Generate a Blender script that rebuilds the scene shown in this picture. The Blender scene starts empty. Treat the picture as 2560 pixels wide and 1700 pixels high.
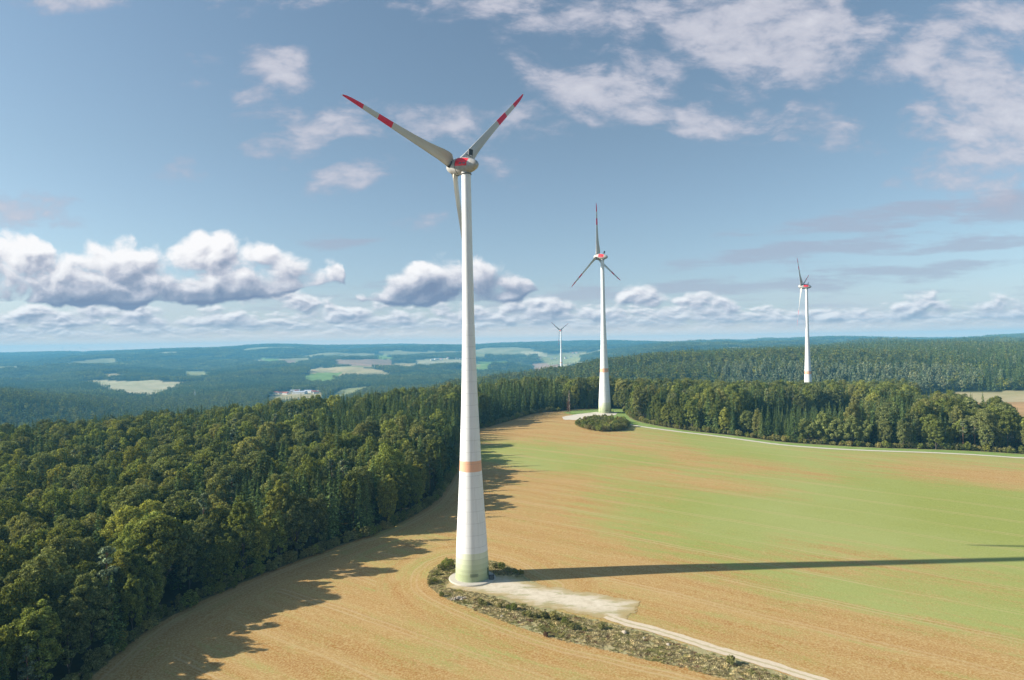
import bpy, bmesh, math, random
import numpy as np
from math import sin, cos, pi, radians, sqrt, atan2
from mathutils import Vector, Matrix

# ------------------------------------------------------------------ camera
SC = bpy.context.scene
COL = SC.collection
F = 1703.72                      # focal length in photo pixels (2560 wide)
PITCH, ROLL, CAMZ = radians(.42814), radians(.90712), 77.15
cam_d = bpy.data.cameras.new('camera'); cam = bpy.data.objects.new('camera', cam_d); COL.objects.link(cam)
cam_d.sensor_width = 36.0; cam_d.lens = F / 2560 * 36.0
cam_d.clip_start = 1.0; cam_d.clip_end = 150000.0
cam.location = (0, 0, CAMZ)
cam.rotation_euler = (Matrix.Rotation(pi / 2 + PITCH, 3, 'X') @ Matrix.Rotation(-ROLL, 3, 'Z')).to_euler()
SC.camera = cam

# ------------------------------------------------------------------ exposure and render
SC.view_settings.view_transform = 'Standard'; SC.view_settings.look = 'None'
SC.view_settings.exposure = 0.98; SC.view_settings.gamma = 1.0
SC.view_settings.use_curve_mapping = False
SC.render.engine = 'CYCLES'
cy = SC.cycles
cy.use_denoising = True; cy.max_bounces = 5; cy.diffuse_bounces = 2; cy.glossy_bounces = 2
cy.transmission_bounces = 3; cy.volume_bounces = 0; cy.transparent_max_bounces = 4
cy.use_adaptive_sampling = True; cy.adaptive_threshold = 0.01
cy.use_persistent_data = False

# ------------------------------------------------------------------ node helper
class NT:
    def __init__(s, tree): s.t = tree; s.n = tree.nodes; s.l = tree.links
    def node(s, typ, **kw):
        n = s.n.new(typ)
        for k, v in kw.items(): setattr(n, k, v)
        return n
    def put(s, sock, v):
        if isinstance(v, bpy.types.NodeSocket): s.l.new(v, sock)
        elif v is not None: sock.default_value = v
    def m(s, op, a, b=None, c=None, clamp=False):
        n = s.n.new('ShaderNodeMath'); n.operation = op; n.use_clamp = clamp
        s.put(n.inputs[0], a); s.put(n.inputs[1], b); s.put(n.inputs[2], c)
        return n.outputs[0]
    def vm(s, op, a, b=None, scale=None):
        n = s.n.new('ShaderNodeVectorMath'); n.operation = op
        s.put(n.inputs[0], a); s.put(n.inputs[1], b)
        if scale is not None: s.put(n.inputs['Scale'], scale)
        return n.outputs['Value' if op in ('LENGTH', 'DOT_PRODUCT', 'DISTANCE') else 'Vector']
    def mr(s, v, a, b, c=0.0, d=1.0, smooth=False):
        n = s.n.new('ShaderNodeMapRange'); n.clamp = True
        if smooth: n.interpolation_type = 'SMOOTHSTEP'
        s.put(n.inputs[0], v)
        for i, q in enumerate((a, b, c, d)): s.put(n.inputs[i + 1], q)
        return n.outputs[0]
    def xyz(s, x, y, z=0.0):
        n = s.n.new('ShaderNodeCombineXYZ')
        for i, q in enumerate((x, y, z)): s.put(n.inputs[i], q)
        return n.outputs[0]
    def sep(s, v):
        n = s.n.new('ShaderNodeSeparateXYZ'); s.put(n.inputs[0], v); return n.outputs
    def map(s, v, loc=(0, 0, 0), rot=(0, 0, 0), sc=(1, 1, 1), typ='POINT'):
        n = s.n.new('ShaderNodeMapping'); n.vector_type = typ; s.put(n.inputs['Vector'], v)
        if typ != 'NORMAL': n.inputs['Location'].default_value = loc
        n.inputs['Rotation'].default_value = rot; n.inputs['Scale'].default_value = sc
        return n.outputs[0]
    def noise(s, v, scale=1.0, detail=4.0, rough=.5, dist=0.0, out='Fac', lac=2.0):
        n = s.n.new('ShaderNodeTexNoise'); n.noise_dimensions = '3D'
        s.put(n.inputs['Vector'], v); n.inputs['Scale'].default_value = scale
        n.inputs['Detail'].default_value = detail; n.inputs['Roughness'].default_value = rough
        n.inputs['Lacunarity'].default_value = lac; n.inputs['Distortion'].default_value = dist
        return n.outputs[0 if out == 'Fac' else 1]
    def vor(s, v, scale=1.0, smooth=.6, feature='SMOOTH_F1', out='Distance', detail=0.0):
        n = s.n.new('ShaderNodeTexVoronoi'); n.voronoi_dimensions = '2D'; n.feature = feature
        s.put(n.inputs['Vector'], v); n.inputs['Scale'].default_value = scale
        n.inputs['Detail'].default_value = detail
        if feature == 'SMOOTH_F1': n.inputs['Smoothness'].default_value = smooth
        return n.outputs[out]
    def mix(s, f, a, b, mode='MIX'):
        n = s.n.new('ShaderNodeMix'); n.data_type = 'RGBA'; n.blend_type = mode; n.clamp_factor = True
        s.put(n.inputs[0], f)
        for i, q in ((6, a), (7, b)):
            if isinstance(q, tuple) and len(q) == 3: q = (*q, 1.0)
            s.put(n.inputs[i], q)
        return n.outputs[2]
    def attr(s, name, out='Fac'):
        n = s.n.new('ShaderNodeAttribute'); n.attribute_name = name; return n.outputs[out]
    def ramp(s, f, stops):
        n = s.n.new('ShaderNodeValToRGB'); s.put(n.inputs[0], f); e = n.color_ramp.elements
        while len(e) < len(stops): e.new(0.5)
        for i, (p, c) in enumerate(stops): e[i].position = p; e[i].color = (*c, 1.0)
        return n.outputs[0]

# ------------------------------------------------------------------ sun and sky
SUN_EL, SUN_AZ = radians(26.9), radians(3.0)          # shadows run to +X, slightly away from the camera
sun_vec = Vector((-cos(SUN_AZ) * cos(SUN_EL), -sin(SUN_AZ) * cos(SUN_EL), sin(SUN_EL)))
sd = bpy.data.lights.new('sun', 'SUN'); sd.energy = 4.4; sd.angle = radians(.53); sd.color = (1.0, .93, .82)
so = bpy.data.objects.new('sun', sd); COL.objects.link(so)
so.rotation_euler = sun_vec.to_track_quat('Z', 'Y').to_euler()
so.location = (0, 0, 400)

def pw(px, py):
    """photo pixel -> (U, W) of the view direction measured from +Y, in thousandths of a pixel at the focal length"""
    X, Y = px - 1280, 850 - py
    c, s = cos(ROLL), sin(ROLL)
    u, w = (X * c + Y * s) / F, (-X * s + Y * c) / F
    c, s = cos(PITCH), sin(PITCH)
    dy, dz = c - w * s, s + w * c
    return u / dy * F / 1000, dz / dy * F / 1000
def pv(x, y):                                          # the same from the 2361-wide enlargement
    return pw(x * 1.0843, y * 1.0843)

def blobs(g, P, lst):
    """largest of a set of soft elliptical patches; each (x, y, half width, half height, tilt deg, strength) in view pixels"""
    out = None
    for (x, y, a, b, t, k) in lst:
        u, w = pv(x, y)
        n = g.n.new('ShaderNodeMapping'); n.vector_type = 'TEXTURE'; g.l.new(P, n.inputs[0])
        n.inputs['Location'].default_value = (u, w, 0); n.inputs['Rotation'].default_value = (0, 0, radians(t))
        n.inputs['Scale'].default_value = (a * .00145, b * .00145, 1)
        d = g.vm('DOT_PRODUCT', n.outputs[0], n.outputs[0])
        e = g.m('MULTIPLY_ADD', d, -k, k)
        out = e if out is None else g.m('MAXIMUM', out, e)
    return g.m('MAXIMUM', out, -1.0)

def make_world():
    w = bpy.data.worlds.new('World'); SC.world = w; w.use_nodes = True
    g = NT(w.node_tree); g.n.clear()
    tc = g.node('ShaderNodeTexCoord')
    x, y, z = g.sep(tc.outputs['Generated'])
    ay = g.m('MAXIMUM', g.m('ABSOLUTE', y), .12)
    U = g.m('MULTIPLY', g.m('DIVIDE', x, ay), F / 1000)
    W = g.m('MULTIPLY', g.m('DIVIDE', z, ay), F / 1000)
    P = g.xyz(U, W)
    sky = g.node('ShaderNodeTexSky', sky_type='NISHITA'); sky.sun_disc = False
    sky.sun_elevation = SUN_EL; sky.sun_rotation = atan2(sun_vec.x, sun_vec.y)
    sky.altitude = 500; sky.air_density = 1.0; sky.dust_density = 1.2; sky.ozone_density = 1.6
    base = g.mix(1.0, sky.outputs[0], SKY_TINT, 'MULTIPLY')
    # pull the blue a little towards grey and flatten the brightness rise at the horizon
    hs = g.node('ShaderNodeHueSaturation'); g.put(hs.inputs['Color'], base); hs.inputs['Saturation'].default_value = SKY_SAT
    base = g.mix(1.0, hs.outputs[0], g.ramp(g.mr(W, -.05, 1.0), [(0, (.60, .54, .65)), (.14, (.57, .535, .625)), (.3, (.55, .54, .58)), (.55, (.54, .545, .56)), (1, (.545, .575, .60))]), 'MULTIPLY')

    # ---- high, torn cloud
    Pd = g.vm('ADD', P, g.vm('SCALE', g.vm('SUBTRACT', g.noise(P, 3.2, 3, .55, out='Color'), (.5, .5, .5)), scale=.10))
    Q = g.map(Pd, rot=(0, 0, radians(-14)), sc=(1.0, 2.3, 1))
    n1 = g.noise(Q, 5.2, 6, .62)
    Q2 = g.map(Pd, rot=(0, 0, radians(28)), sc=(1.0, 1.7, 1), loc=(4, 2, 0))
    n2 = g.noise(Q2, 11.0, 4, .62)
    nn = g.m('ADD', g.m('MULTIPLY', n1, .68), g.m('MULTIPLY', n2, .32))
    env = blobs(g, Pd, HIGH)
    dh = g.m('MULTIPLY_ADD', g.m('SUBTRACT', nn, .505), 4.2, env)
    ah = g.m('MULTIPLY', g.mr(dh, .02, .95, 0, 1, True), .86)
    hc = g.mix(g.mr(dh, .3, 1.6), (.44, .455, .56), (.76, .745, .80))
    # ---- thin flat streaks
    Qs = g.map(P, rot=(0, 0, radians(-1)), sc=(1.0, 7.0, 1), loc=(1, 5, 0))
    ns = g.noise(Qs, 4.0, 5, .6)
    es = blobs(g, P, STREAK)
    ds = g.m('MULTIPLY_ADD', g.m('SUBTRACT', ns, .50), 3.4, es)
    as_ = g.m('MULTIPLY', g.mr(ds, .1, .8, 0, 1, True), .62)
    col = g.mix(ah, base, g.mix(1.0, hc, (CB, CB, CB), 'MULTIPLY'))
    col = g.mix(as_, col, (.40 * CB, .425 * CB, .535 * CB))

    # ---- cumulus, one node group looked up twice (here, and a step towards the sun) for its relief
    def curve(h, u, pts):
        n = h.node('ShaderNodeFloatCurve'); c = n.mapping.curves[0]; n.mapping.use_clip = False
        pts = sorted(pts)
        while len(c.points) < len(pts): c.points.new(.5, .5)
        for i, (x_, y_) in enumerate(pts): c.points[i].location = (x_, y_); c.points[i].handle_type = 'AUTO_CLAMPED'
        n.mapping.update(); h.put(n.inputs['Value'], u)
        return n.outputs[0]
    def cumulus(name, top, bot, soft_t, soft_b, cap, s1, sq, amp, off):
        ng = bpy.data.node_groups.new(name, 'ShaderNodeTree')
        ng.interface.new_socket('P', in_out='INPUT', socket_type='NodeSocketVector')
        ng.interface.new_socket('D', in_out='OUTPUT', socket_type='NodeSocketFloat')
        h = NT(ng); gi = h.node('NodeGroupInput'); go = h.node('NodeGroupOutput')
        p = gi.outputs[0]
        u, w, _ = h.sep(p)
        un = h.mr(u, -1.4, 1.4)
        def prof(lst):
            r = []
            for (x_, y_) in lst:
                a_, b_ = pv(x_, y_); r.append(((a_ + 1.4) / 2.8, b_ * 2.5))
            return r
        tp = h.m('MULTIPLY', curve(h, un, prof(top)), .4); bt = h.m('MULTIPLY', curve(h, un, prof(bot)), .4)
        e = h.m('MINIMUM', h.m('MULTIPLY', h.m('SUBTRACT', tp, w), 1 / soft_t), h.m('MULTIPLY', h.m('SUBTRACT', w, bt), 1 / soft_b))
        e = h.m('MAXIMUM', h.m('MINIMUM', e, cap), -1.5)
        q = h.map(p, sc=(1, sq, 1), loc=(off, off * .7, 0))
        wq = h.vm('ADD', q, h.vm('SCALE', h.vm('SUBTRACT', h.noise(q, s1 * 1.3, 3, .55, out='Color'), (.5, .5, .5)), scale=.55 / s1))
        v1 = h.m('SUBTRACT', 1.0, h.vor(wq, s1, .25, detail=2.0))
        f = h.noise(wq, s1 * .9, 7 if s1 < 9 else 4.5, .66 if s1 < 9 else .58)
        dd = h.m('ADD', h.m('MULTIPLY', h.m('SUBTRACT', v1, .55), amp * .9), h.m('MULTIPLY', h.m('SUBTRACT', f, .5), amp * 1.5))
        h.l.new(h.m('ADD', e, dd), go.inputs[0])
        return ng
    def layer(col, name, args, step, bases, gain, edge, lo=.0, alpha=1.0, body=0.0, tint=(1, 1, 1)):
        ng = cumulus(name, *args)
        def look(v):
            n = g.node('ShaderNodeGroup'); n.node_tree = ng; g.put(n.inputs[0], v); return n.outputs[0]
        d0 = look(P); d1 = look(g.vm('ADD', P, (-step * .75, step, 0)))
        rel = g.m('SUBTRACT', d0, d1)
        lit = g.m('MULTIPLY_ADD', rel, gain, .46)
        hgt = g.mr(W, bases[0], bases[1], -body, body * .8)
        thick = g.mr(d0, lo, lo + 2.0, .24, -.12)
        lit = g.m('ADD', g.m('ADD', lit, hgt), thick, clamp=True)
        c = g.ramp(lit, [(0, (.205, .25, .375)), (.28, (.32, .36, .47)), (.52, (.55, .555, .64)), (.75, (.84, .82, .85)), (1, (1.02, .99, .985))])
        c = g.mix(1.0, c, (CB * tint[0], CB * tint[1], CB * tint[2]), 'MULTIPLY')
        a = g.m('MULTIPLY', g.mr(d0, lo, lo + edge, 0, 1, True), alpha)
        return g.mix(a, col, c)
    veil = g.m('MULTIPLY', g.mr(W, .03, .17, 1, 0, True), g.mr(g.noise(g.map(P, sc=(1, 3.2, 1), loc=(9, 1, 0)), 2.6, 4, .55), .36, .62, .10, .72))
    col = g.mix(veil, col, (.62 * CB, .63 * CB, .70 * CB))
    col = layer(col, 'far_cumulus', (FART, FARB, .030, .020, .55, 11.0, 2.8, 1.35, 3.1), .005, (.00, .10), .8, .9, lo=-.55, alpha=.85, body=.10)
    col = layer(col, 'mid_cumulus', (MIDT, MIDB, .028, .018, .70, 9.0, 1.9, 1.6, 7.7), .008, (.03, .15), .75, .9, lo=-.42, alpha=.95, body=.14)
    col = layer(col, 'big_cumulus', (BIGT, BIGB, .050, .016, 1.0, 6.2, 1.25, 1.6, 2.3), .016, (.10, .26), .68, .62, lo=-.30, body=.50)
    # ---- pale band of distant air right above the horizon
    hz = g.mr(W, .0, .085, .80, 0)
    col = g.mix(hz, col, (.66 * CB, .62 * CB, .62 * CB))
    col = g.mix(g.mr(W, .004, .050, .85, 0), col, (1.45 * CB, 1.05 * CB, .74 * CB))
    bg = g.node('ShaderNodeBackground'); g.put(bg.inputs[0], col); bg.inputs[1].default_value = .120
    out = g.node('ShaderNodeOutputWorld'); g.l.new(bg.outputs[0], out.inputs[0])
    w.cycles.sampling_method = 'MANUAL'; w.cycles.sample_map_resolution = 512

SKY_TINT = (.93, 1.035, .975); SKY_SAT = .85
CB = 4.3
# x, y, half width, half height (view pixels), tilt (deg, anticlockwise), strength
HIGH = [(1130, 10, 190, 55, -8, .7), (1420, 30, 230, 65, -12, .7), (1760, 60, 290, 120, -8, 1.0), (1620, 215, 330, 80, -20, .25),
        (1400, 215, 200, 60, -14, .95), (1590, 262, 130, 50, -12, .75), (1540, 120, 150, 70, 30, .45), (1990, 150, 200, 60, -12, .35),
        (2170, 110, 160, 60, 18, .8), (2290, 50, 150, 60, 15, .75), (2310, 250, 190, 170, 35, 1.0), (2290, 370, 200, 50, 12, .95),
        (2230, 190, 90, 45, 10, .6), (650, 165, 85, 50, -15, .85), (600, 200, 60, 40, -20, .4), (690, 320, 90, 45, 25, .75), (740, 280, 150, 40, 0, .62),
        (1080, 285, 180, 38, -4, .78), (1200, 265, 60, 50, 0, .5), (815, 410, 110, 32, 14, .72), (1165, 392, 55, 32, -10, .45),
        (420, 410, 45, 28, 0, .32), (580, 440, 30, 22, 0, .2), (500, 150, 40, 22, 0, .12), (60, 485, 130, 40, 8, .55), (220, 480, 80, 22, 12, .32),
        (1740, 298, 45, 22, 8, .4), (1830, 323, 40, 16, 8, .45), (140, 0, 120, 24, 0, .5), (575, -8, 90, 24, 0, .3), (770, -8, 90, 20, 0, .3),
        (990, 515, 60, 20, 5, .30), (1000, 20, 60, 25, 0, .2), (2340, 450, 160, 60, 20, .4)]
STREAK = [(2120, 490, 330, 24, 6, .95), (2340, 470, 170, 34, 10, .95), (1980, 575, 400, 24, 4, .62), (1830, 575, 80, 20, 5, .7), (1770, 652, 560, 26, 3, .75),
          (1500, 665, 330, 20, 2, .4), (2200, 570, 170, 16, 4, .6), (760, 555, 90, 16, 0, .75), (900, 650, 300, 18, 0, .45),
          (1200, 690, 600, 24, 0, .35), (2000, 700, 500, 30, 2, .2), (1640, 510, 50, 8, 0, .2)]
BIGT = [(-200, 560), (0, 540), (90, 530), (200, 552), (300, 545), (400, 552), (480, 520), (560, 545), (640, 582), (700, 585), (760, 590), (790, 610), (812, 668), (880, 640), (960, 610), (1020, 595), (1080, 605), (1190, 612), (1230, 640), (1262, 700), (1400, 760), (1800, 790), (2500, 790)]
BIGB = [(-200, 708), (0, 708), (250, 708), (500, 702), (620, 690), (720, 672), (780, 660), (830, 695), (900, 708), (1050, 708), (1180, 700), (1250, 670), (1400, 660), (1800, 640), (2500, 640)]
MIDT = [(-200, 700), (0, 700), (300, 702), (500, 690), (640, 664), (760, 690), (900, 700), (1100, 705), (1300, 672), (1380, 705), (1470, 655), (1550, 680), (1640, 676), (1720, 710), (1850, 715), (2000, 715), (2120, 672), (2220, 705), (2300, 690), (2500, 670)]
MIDB = [(-200, 755), (600, 755), (1000, 750), (1400, 742), (1800, 745), (2500, 738)]
FART = [(-200, 725), (400, 730), (1000, 722), (1500, 708), (2000, 712), (2500, 712)]
FARB = [(-200, 790), (600, 785), (1200, 780), (1800, 768), (2500, 765)]
make_world()

# ------------------------------------------------------------------ general helpers
RNG = np.random.default_rng(11)
def tag(o, label=None, cat=None, group=None, kind=None):
    if label: o['label'] = label
    if cat: o['category'] = cat
    if group: o['group'] = group
    if kind: o['kind'] = kind
    return o
def np_mesh(name, V, Q, smooth=False, mats=(), midx=None):
    """mesh from an (n,3) array and an (m,3) or (m,4) face array, or a list of such face arrays"""
    me = bpy.data.meshes.new(name)
    Qs = Q if isinstance(Q, list) else [Q]
    Qs = [q for q in Qs if len(q)]
    loops = np.concatenate([q.ravel() for q in Qs]).astype(np.int32)
    tot = np.concatenate([np.full(len(q), q.shape[1]) for q in Qs]).astype(np.int32)
    start = (np.cumsum(tot) - tot).astype(np.int32)
    me.vertices.add(len(V)); me.vertices.foreach_set('co', np.ascontiguousarray(V, dtype=np.float32).ravel())
    me.loops.add(len(loops)); me.loops.foreach_set('vertex_index', loops)
    me.polygons.add(len(tot)); me.polygons.foreach_set('loop_start', start); me.polygons.foreach_set('loop_total', tot)
    me.polygons.foreach_set('use_smooth', np.full(len(tot), smooth))
    if midx is not None: me.polygons.foreach_set('material_index', np.asarray(midx, dtype=np.int32))
    for m in mats: me.materials.append(m)
    me.update(calc_edges=True); me.validate()
    return me
def obj(name, me, parent=None, loc=(0, 0, 0), rot=(0, 0, 0)):
    o = bpy.data.objects.new(name, me); COL.objects.link(o); o.parent = parent
    o.location = loc; o.rotation_euler = rot
    return o
def fattr(me, name, a):
    t = me.attributes.new(name, 'FLOAT', 'POINT'); t.data.foreach_set('value', np.asarray(a, dtype=np.float32))
def cattr(me, name, a):
    t = me.attributes.new(name, 'FLOAT_COLOR', 'POINT')
    c = np.ones((len(a), 4), np.float32); c[:, :3] = a; t.data.foreach_set('color', c.ravel())

def vhash(ix, iy, seed):
    h = (ix.astype(np.int64) * 374761393 + iy.astype(np.int64) * 668265263 + seed * 1442695041) & 0xffffffff
    h = ((h ^ (h >> 13)) * 1274126177) & 0xffffffff
    return ((h ^ (h >> 16)) & 0xffff) / 65535.0
def vnoise(x, y, seed=0):
    ix, iy = np.floor(x), np.floor(y); fx, fy = x - ix, y - iy
    fx = fx * fx * (3 - 2 * fx); fy = fy * fy * (3 - 2 * fy)
    a, b = vhash(ix, iy, seed), vhash(ix + 1, iy, seed); c, d = vhash(ix, iy + 1, seed), vhash(ix + 1, iy + 1, seed)
    return (a * (1 - fx) + b * fx) * (1 - fy) + (c * (1 - fx) + d * fx) * fy
def fbm(x, y, seed=0, octv=4, gain=.5):
    s = 0; a = 1; t = 0
    for k in range(octv):
        s = s + a * vnoise(x * 2 ** k + 17.3 * k, y * 2 ** k - 9.1 * k, seed + k); t += a; a *= gain
    return s / t
def sstep(v, a, b):
    t = np.clip((v - a) / (b - a), 0, 1); return t * t * (3 - 2 * t)

# ------------------------------------------------------------------ height of the land (metres, foot of the main turbine = 0)
NEARP = np.array([(-14, 227, 0), (81, 600, 16.3), (342, 790, 2.5), (-100, 160, -2), (60, 150, -3), (0, 100, -4), (-10, 40, -5),
    (174, 234, 0), (300, 250, 0), (230, 150, -3), (42, 234, 1.0), (300, 380, 6), (150, 430, 9), (20, 420, 9), (-35, 420, 8), (-45, 560, 14),
    (20, 680, 16), (-100, 300, 2), (-200, 250, -3), (-200, 400, 2), (-380, 500, -4), (-300, 300, -8), (-205, 600, 4), (-100, 650, 10),
    (-380, 200, -16), (-200, 50, -10), (-500, 600, -25), (-300, 750, -22), (-120, 800, -5), (60, 800, 8), (200, 650, 12), (200, 850, 0),
    (500, 600, 4), (500, 850, 0), (600, 700, 2), (450, 420, 5), (600, 450, 4), (700, 850, 2), (400, 100, -3), (0, -100, -5),
    (-400, -100, -15), (400, -200, -3), (900, 400, 0), (-700, 300, -50), (1000, 900, 0)], float)
def _tps_k(d2): return .5 * d2 * np.log(d2 + 1e-9)
def _tps_fit(P):
    n = len(P); xy = P[:, :2] / 100
    d2 = ((xy[:, None] - xy[None]) ** 2).sum(-1)
    A = np.zeros((n + 3, n + 3)); A[:n, :n] = _tps_k(d2) + np.eye(n) * .02
    A[:n, n] = 1; A[:n, n + 1:] = xy; A[n, :n] = 1; A[n + 1:, :n] = xy.T
    return np.linalg.solve(A, np.concatenate([P[:, 2], np.zeros(3)]))
TPS = _tps_fit(NEARP)
def h_near(x, y):
    n = len(NEARP); X = x / 100; Y = y / 100
    z = TPS[n] + TPS[n + 1] * X + TPS[n + 2] * Y
    for i in range(n):
        z = z + TPS[i] * _tps_k((X - NEARP[i, 0] / 100) ** 2 + (Y - NEARP[i, 1] / 100) ** 2)
    return z
AZ = np.array([-180, -60, -37, -33, -28.5, -24, -19, -15.5, -12, -8, -4, 0, 4, 8, 14, 18, 22, 30, 37, 60, 180.])
RR = np.array([900, 1200, 1400, 1600, 2000, 2500, 3300, 4500, 6200, 9000, 13000, 22000, 60000.])
TAB = np.array([
    [-40, -40, -45, -45, -45, -42, -40, -34, -25, -14, -6, -2, 0, -3, -8, -7, -5, 0, 0, 0, 0],
    [-80, -80, -80, -80, -80, -78, -75, -66, -50, -38, -26, -18, -15, -18, -20, -20, -20, -15, -10, -10, -10],
    [-88, -88, -88, -88, -86, -86, -85, -68, -40, -30, -24, -14, 0, 8, 15, 15, 15, 10, 5, 5, 5],
    [-90, -90, -88, -90, -92, -92, -92, -86, -70, -42, -20, -6, 8, 28, 41, 40, 38, 30, 22, 20, 20],
    [-90, -90, -40, -62, -92, -94, -95, -94, -92, -86, -70, -45, -17, 2, 20, 25, 26, 32, 32, 30, 30],
    [-90, -90, -44, -70, -92, -94, -95, -95, -95, -95, -90, -75, -45, -15, 12, 22, 28, 40, 40, 30, 30],
    [-88, -88, -85, -88, -90, -90, -92, -92, -92, -90, -88, -82, -68, -30, 5, 18, 26, 34, 34, 30, 30],
    [-70, -70, -70, -70, -68, -68, -70, -72, -74, -72, -70, -70, -66, -40, 15, 25, 34, 38, 38, 40, 40],
    [-22, -22, -22, -22, -18, -18, -12, -22, -26, -30, -34, -36, -34, -10, 25, 35, 42, 48, 48, 50, 50],
    [22, 22, 22, 36, 52, 66, 100, 76, 80, 82, 68, 70, 74, 78, 64, 84, 58, 58, 56, 55, 55],
    [52, 52, 52, 54, 58, 60, 66, 62, 66, 68, 64, 64, 66, 66, 62, 66, 66, 64, 62, 60, 60],
    [58] * 21, [66] * 21], float)
def h_far(x, y):
    r = np.hypot(x, y) + 1e-6; az = np.degrees(np.arctan2(x, y))
    lr = np.log(np.clip(r, RR[0], RR[-1] - 1)); L = np.log(RR)
    j = np.clip(np.searchsorted(L, lr, 'right') - 1, 0, len(RR) - 2); t = (lr - L[j]) / (L[j + 1] - L[j])
    k = np.clip(np.searchsorted(AZ, az, 'right') - 1, 0, len(AZ) - 2); u = (az - AZ[k]) / (AZ[k + 1] - AZ[k])
    t = t * t * (3 - 2 * t); u = u * u * (3 - 2 * u)
    z = (TAB[j, k] * (1 - u) + TAB[j, k + 1] * u) * (1 - t) + (TAB[j + 1, k] * (1 - u) + TAB[j + 1, k + 1] * u) * t
    amp = 16 + 62 * sstep(r, 2800, 4800) - 42 * sstep(r, 7600, 9500)
    amp = amp * (.25 + .75 * sstep(r, 1100, 1900))
    n = np.tanh((fbm(x / 1100, y / 750, 5, 4, .5) - .5) * 4.2) * .36
    flat = 1.0 - .7 * ((az > -26) & (az < 4)) * sstep(r, 2100, 2400) * (1 - sstep(r, 3300, 4200))
    return z + 2 * amp * n * flat
def hgt(x, y):
    x = np.asarray(x, float); y = np.asarray(y, float)
    w = sstep(np.hypot(x, y), 780, 1120)
    return h_near(x, y) * (1 - w) + h_far(x, y) * w
def H(x, y): return float(hgt(np.array([x]), np.array([y]))[0])

def vray(px, py):
    X, Y = px - 1280, 850 - py
    c, s = cos(ROLL), sin(ROLL); u, w = (X * c + Y * s) / F, (-X * s + Y * c) / F
    c, s = cos(PITCH), sin(PITCH)
    return np.array([u, c - w * s, s + w * c])
_T = np.exp(np.linspace(math.log(60), math.log(40000), 5200))
def gp(px, py, up=0.0):
    """where the line of sight through a photo pixel meets the land (raised by up)"""
    d = vray(px, py); X, Y = d[0] * _T, d[1] * _T
    below = CAMZ + d[2] * _T < hgt(X, Y) + up
    i = int(np.argmax(below))
    if not below[i]: i = len(_T) - 1
    t = _T[i]
    if i > 0:
        a, b = _T[i - 1], _T[i]
        for _ in range(12):
            m = .5 * (a + b)
            if CAMZ + d[2] * m < H(d[0] * m, d[1] * m) + up: b = m
            else: a = m
        t = b
    return d[0] * t, d[1] * t
def gv(x, y, up=0.0): return gp(x * 1.0843, y * 1.0843, up)
def proj(x, y, z):
    z = z - CAMZ; c, s = cos(PITCH), sin(PITCH)
    d = y * c + z * s; v = -y * s + z * c; d = np.maximum(d, 1e-3)
    u, w = x / d * F, v / d * F
    c, s = cos(ROLL), sin(ROLL)
    return 1280 + u * c - w * s, 850 - (u * s + w * c), d
def inpoly(x, y, P):
    P = np.asarray(P); r = np.zeros(x.shape, bool); n = len(P)
    for i in range(n):
        x0, y0 = P[i]; x1, y1 = P[(i + 1) % n]
        c = (y0 > y) != (y1 > y)
        r ^= c & (x < (x1 - x0) * (y - y0) / (y1 - y0 + 1e-12) + x0)
    return r
def segdist(x, y, P, closed=False):
    P = np.asarray(P, float); d = np.full(x.shape, 1e9); s = np.zeros(x.shape); L = 0.0
    for i in range(len(P) - (0 if closed else 1)):
        a, b = P[i], P[(i + 1) % len(P)]; ab = b - a; l = math.hypot(*ab) + 1e-9
        t = np.clip(((x - a[0]) * ab[0] + (y - a[1]) * ab[1]) / l ** 2, 0, 1)
        q = np.hypot(x - a[0] - t * ab[0], y - a[1] - t * ab[1]); m = q < d
        d = np.where(m, q, d); s = np.where(m, L + t * l, s); L += l
    return d, s
def sdist(x, y, P):
    d, _ = segdist(x, y, P, True); return np.where(inpoly(x, y, P), -d, d)
def smooth_line(P, n=3):
    P = np.asarray(P, float)
    for _ in range(n):
        Q = np.empty((2 * len(P), 2)); Q[0] = P[0]; Q[-1] = P[-1]
        Q[1:-1:2] = .75 * P[:-1] + .25 * P[1:]; Q[2:-1:2] = .25 * P[:-1] + .75 * P[1:]; P = Q
    return P

# ------------------------------------------------------------------ plan of the place (world metres)
EDGE_L = [(-118, 20), (-112, 80), (-106, 130)] + [gv(*q) for q in [(200, 1568), (275, 1500), (350, 1442), (430, 1400), (540, 1350), (640, 1308), (730, 1276), (800, 1252), (880, 1225), (950, 1190), (1000, 1160), (1030, 1120), (1050, 1075), (1054, 1040), (1056, 1000), (1110, 988), (1160, 974), (1200, 962), (1240, 951), (1290, 948)]]
EDGE_L = smooth_line(EDGE_L, 2)
EDGE_R = smooth_line([gv(*q) for q in [(1436, 946), (1446, 957), (1462, 970), (1520, 983), (1600, 995), (1700, 1005), (1800, 1020), (1900, 1026), (2000, 1032), (2100, 1035), (2200, 1038), (2300, 1043), (2361, 1048)]] + [(345, 400), (420, 370), (520, 330)], 2)
PATH_F = smooth_line([gv(*q) for q in [(1436, 975), (1455, 980), (1500, 987), (1560, 995), (1640, 1004), (1720, 1015), (1800, 1026), (1900, 1034), (2000, 1039), (2100, 1042), (2200, 1046), (2300, 1052), (2361, 1057)]] + [(345, 392), (420, 360), (520, 318)], 2)
GAP = [gv(*q) for q in [(1290, 948), (1330, 944), (1380, 941), (1410, 941), (1436, 946)]]
FIELD = np.vstack([EDGE_L, GAP, EDGE_R, [(520, 20)]])
LAWN = np.vstack([[gv(*q) for q in [(1385, 962), (1405, 956), (1436, 948)]], EDGE_R, PATH_F[::-1]])
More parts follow.
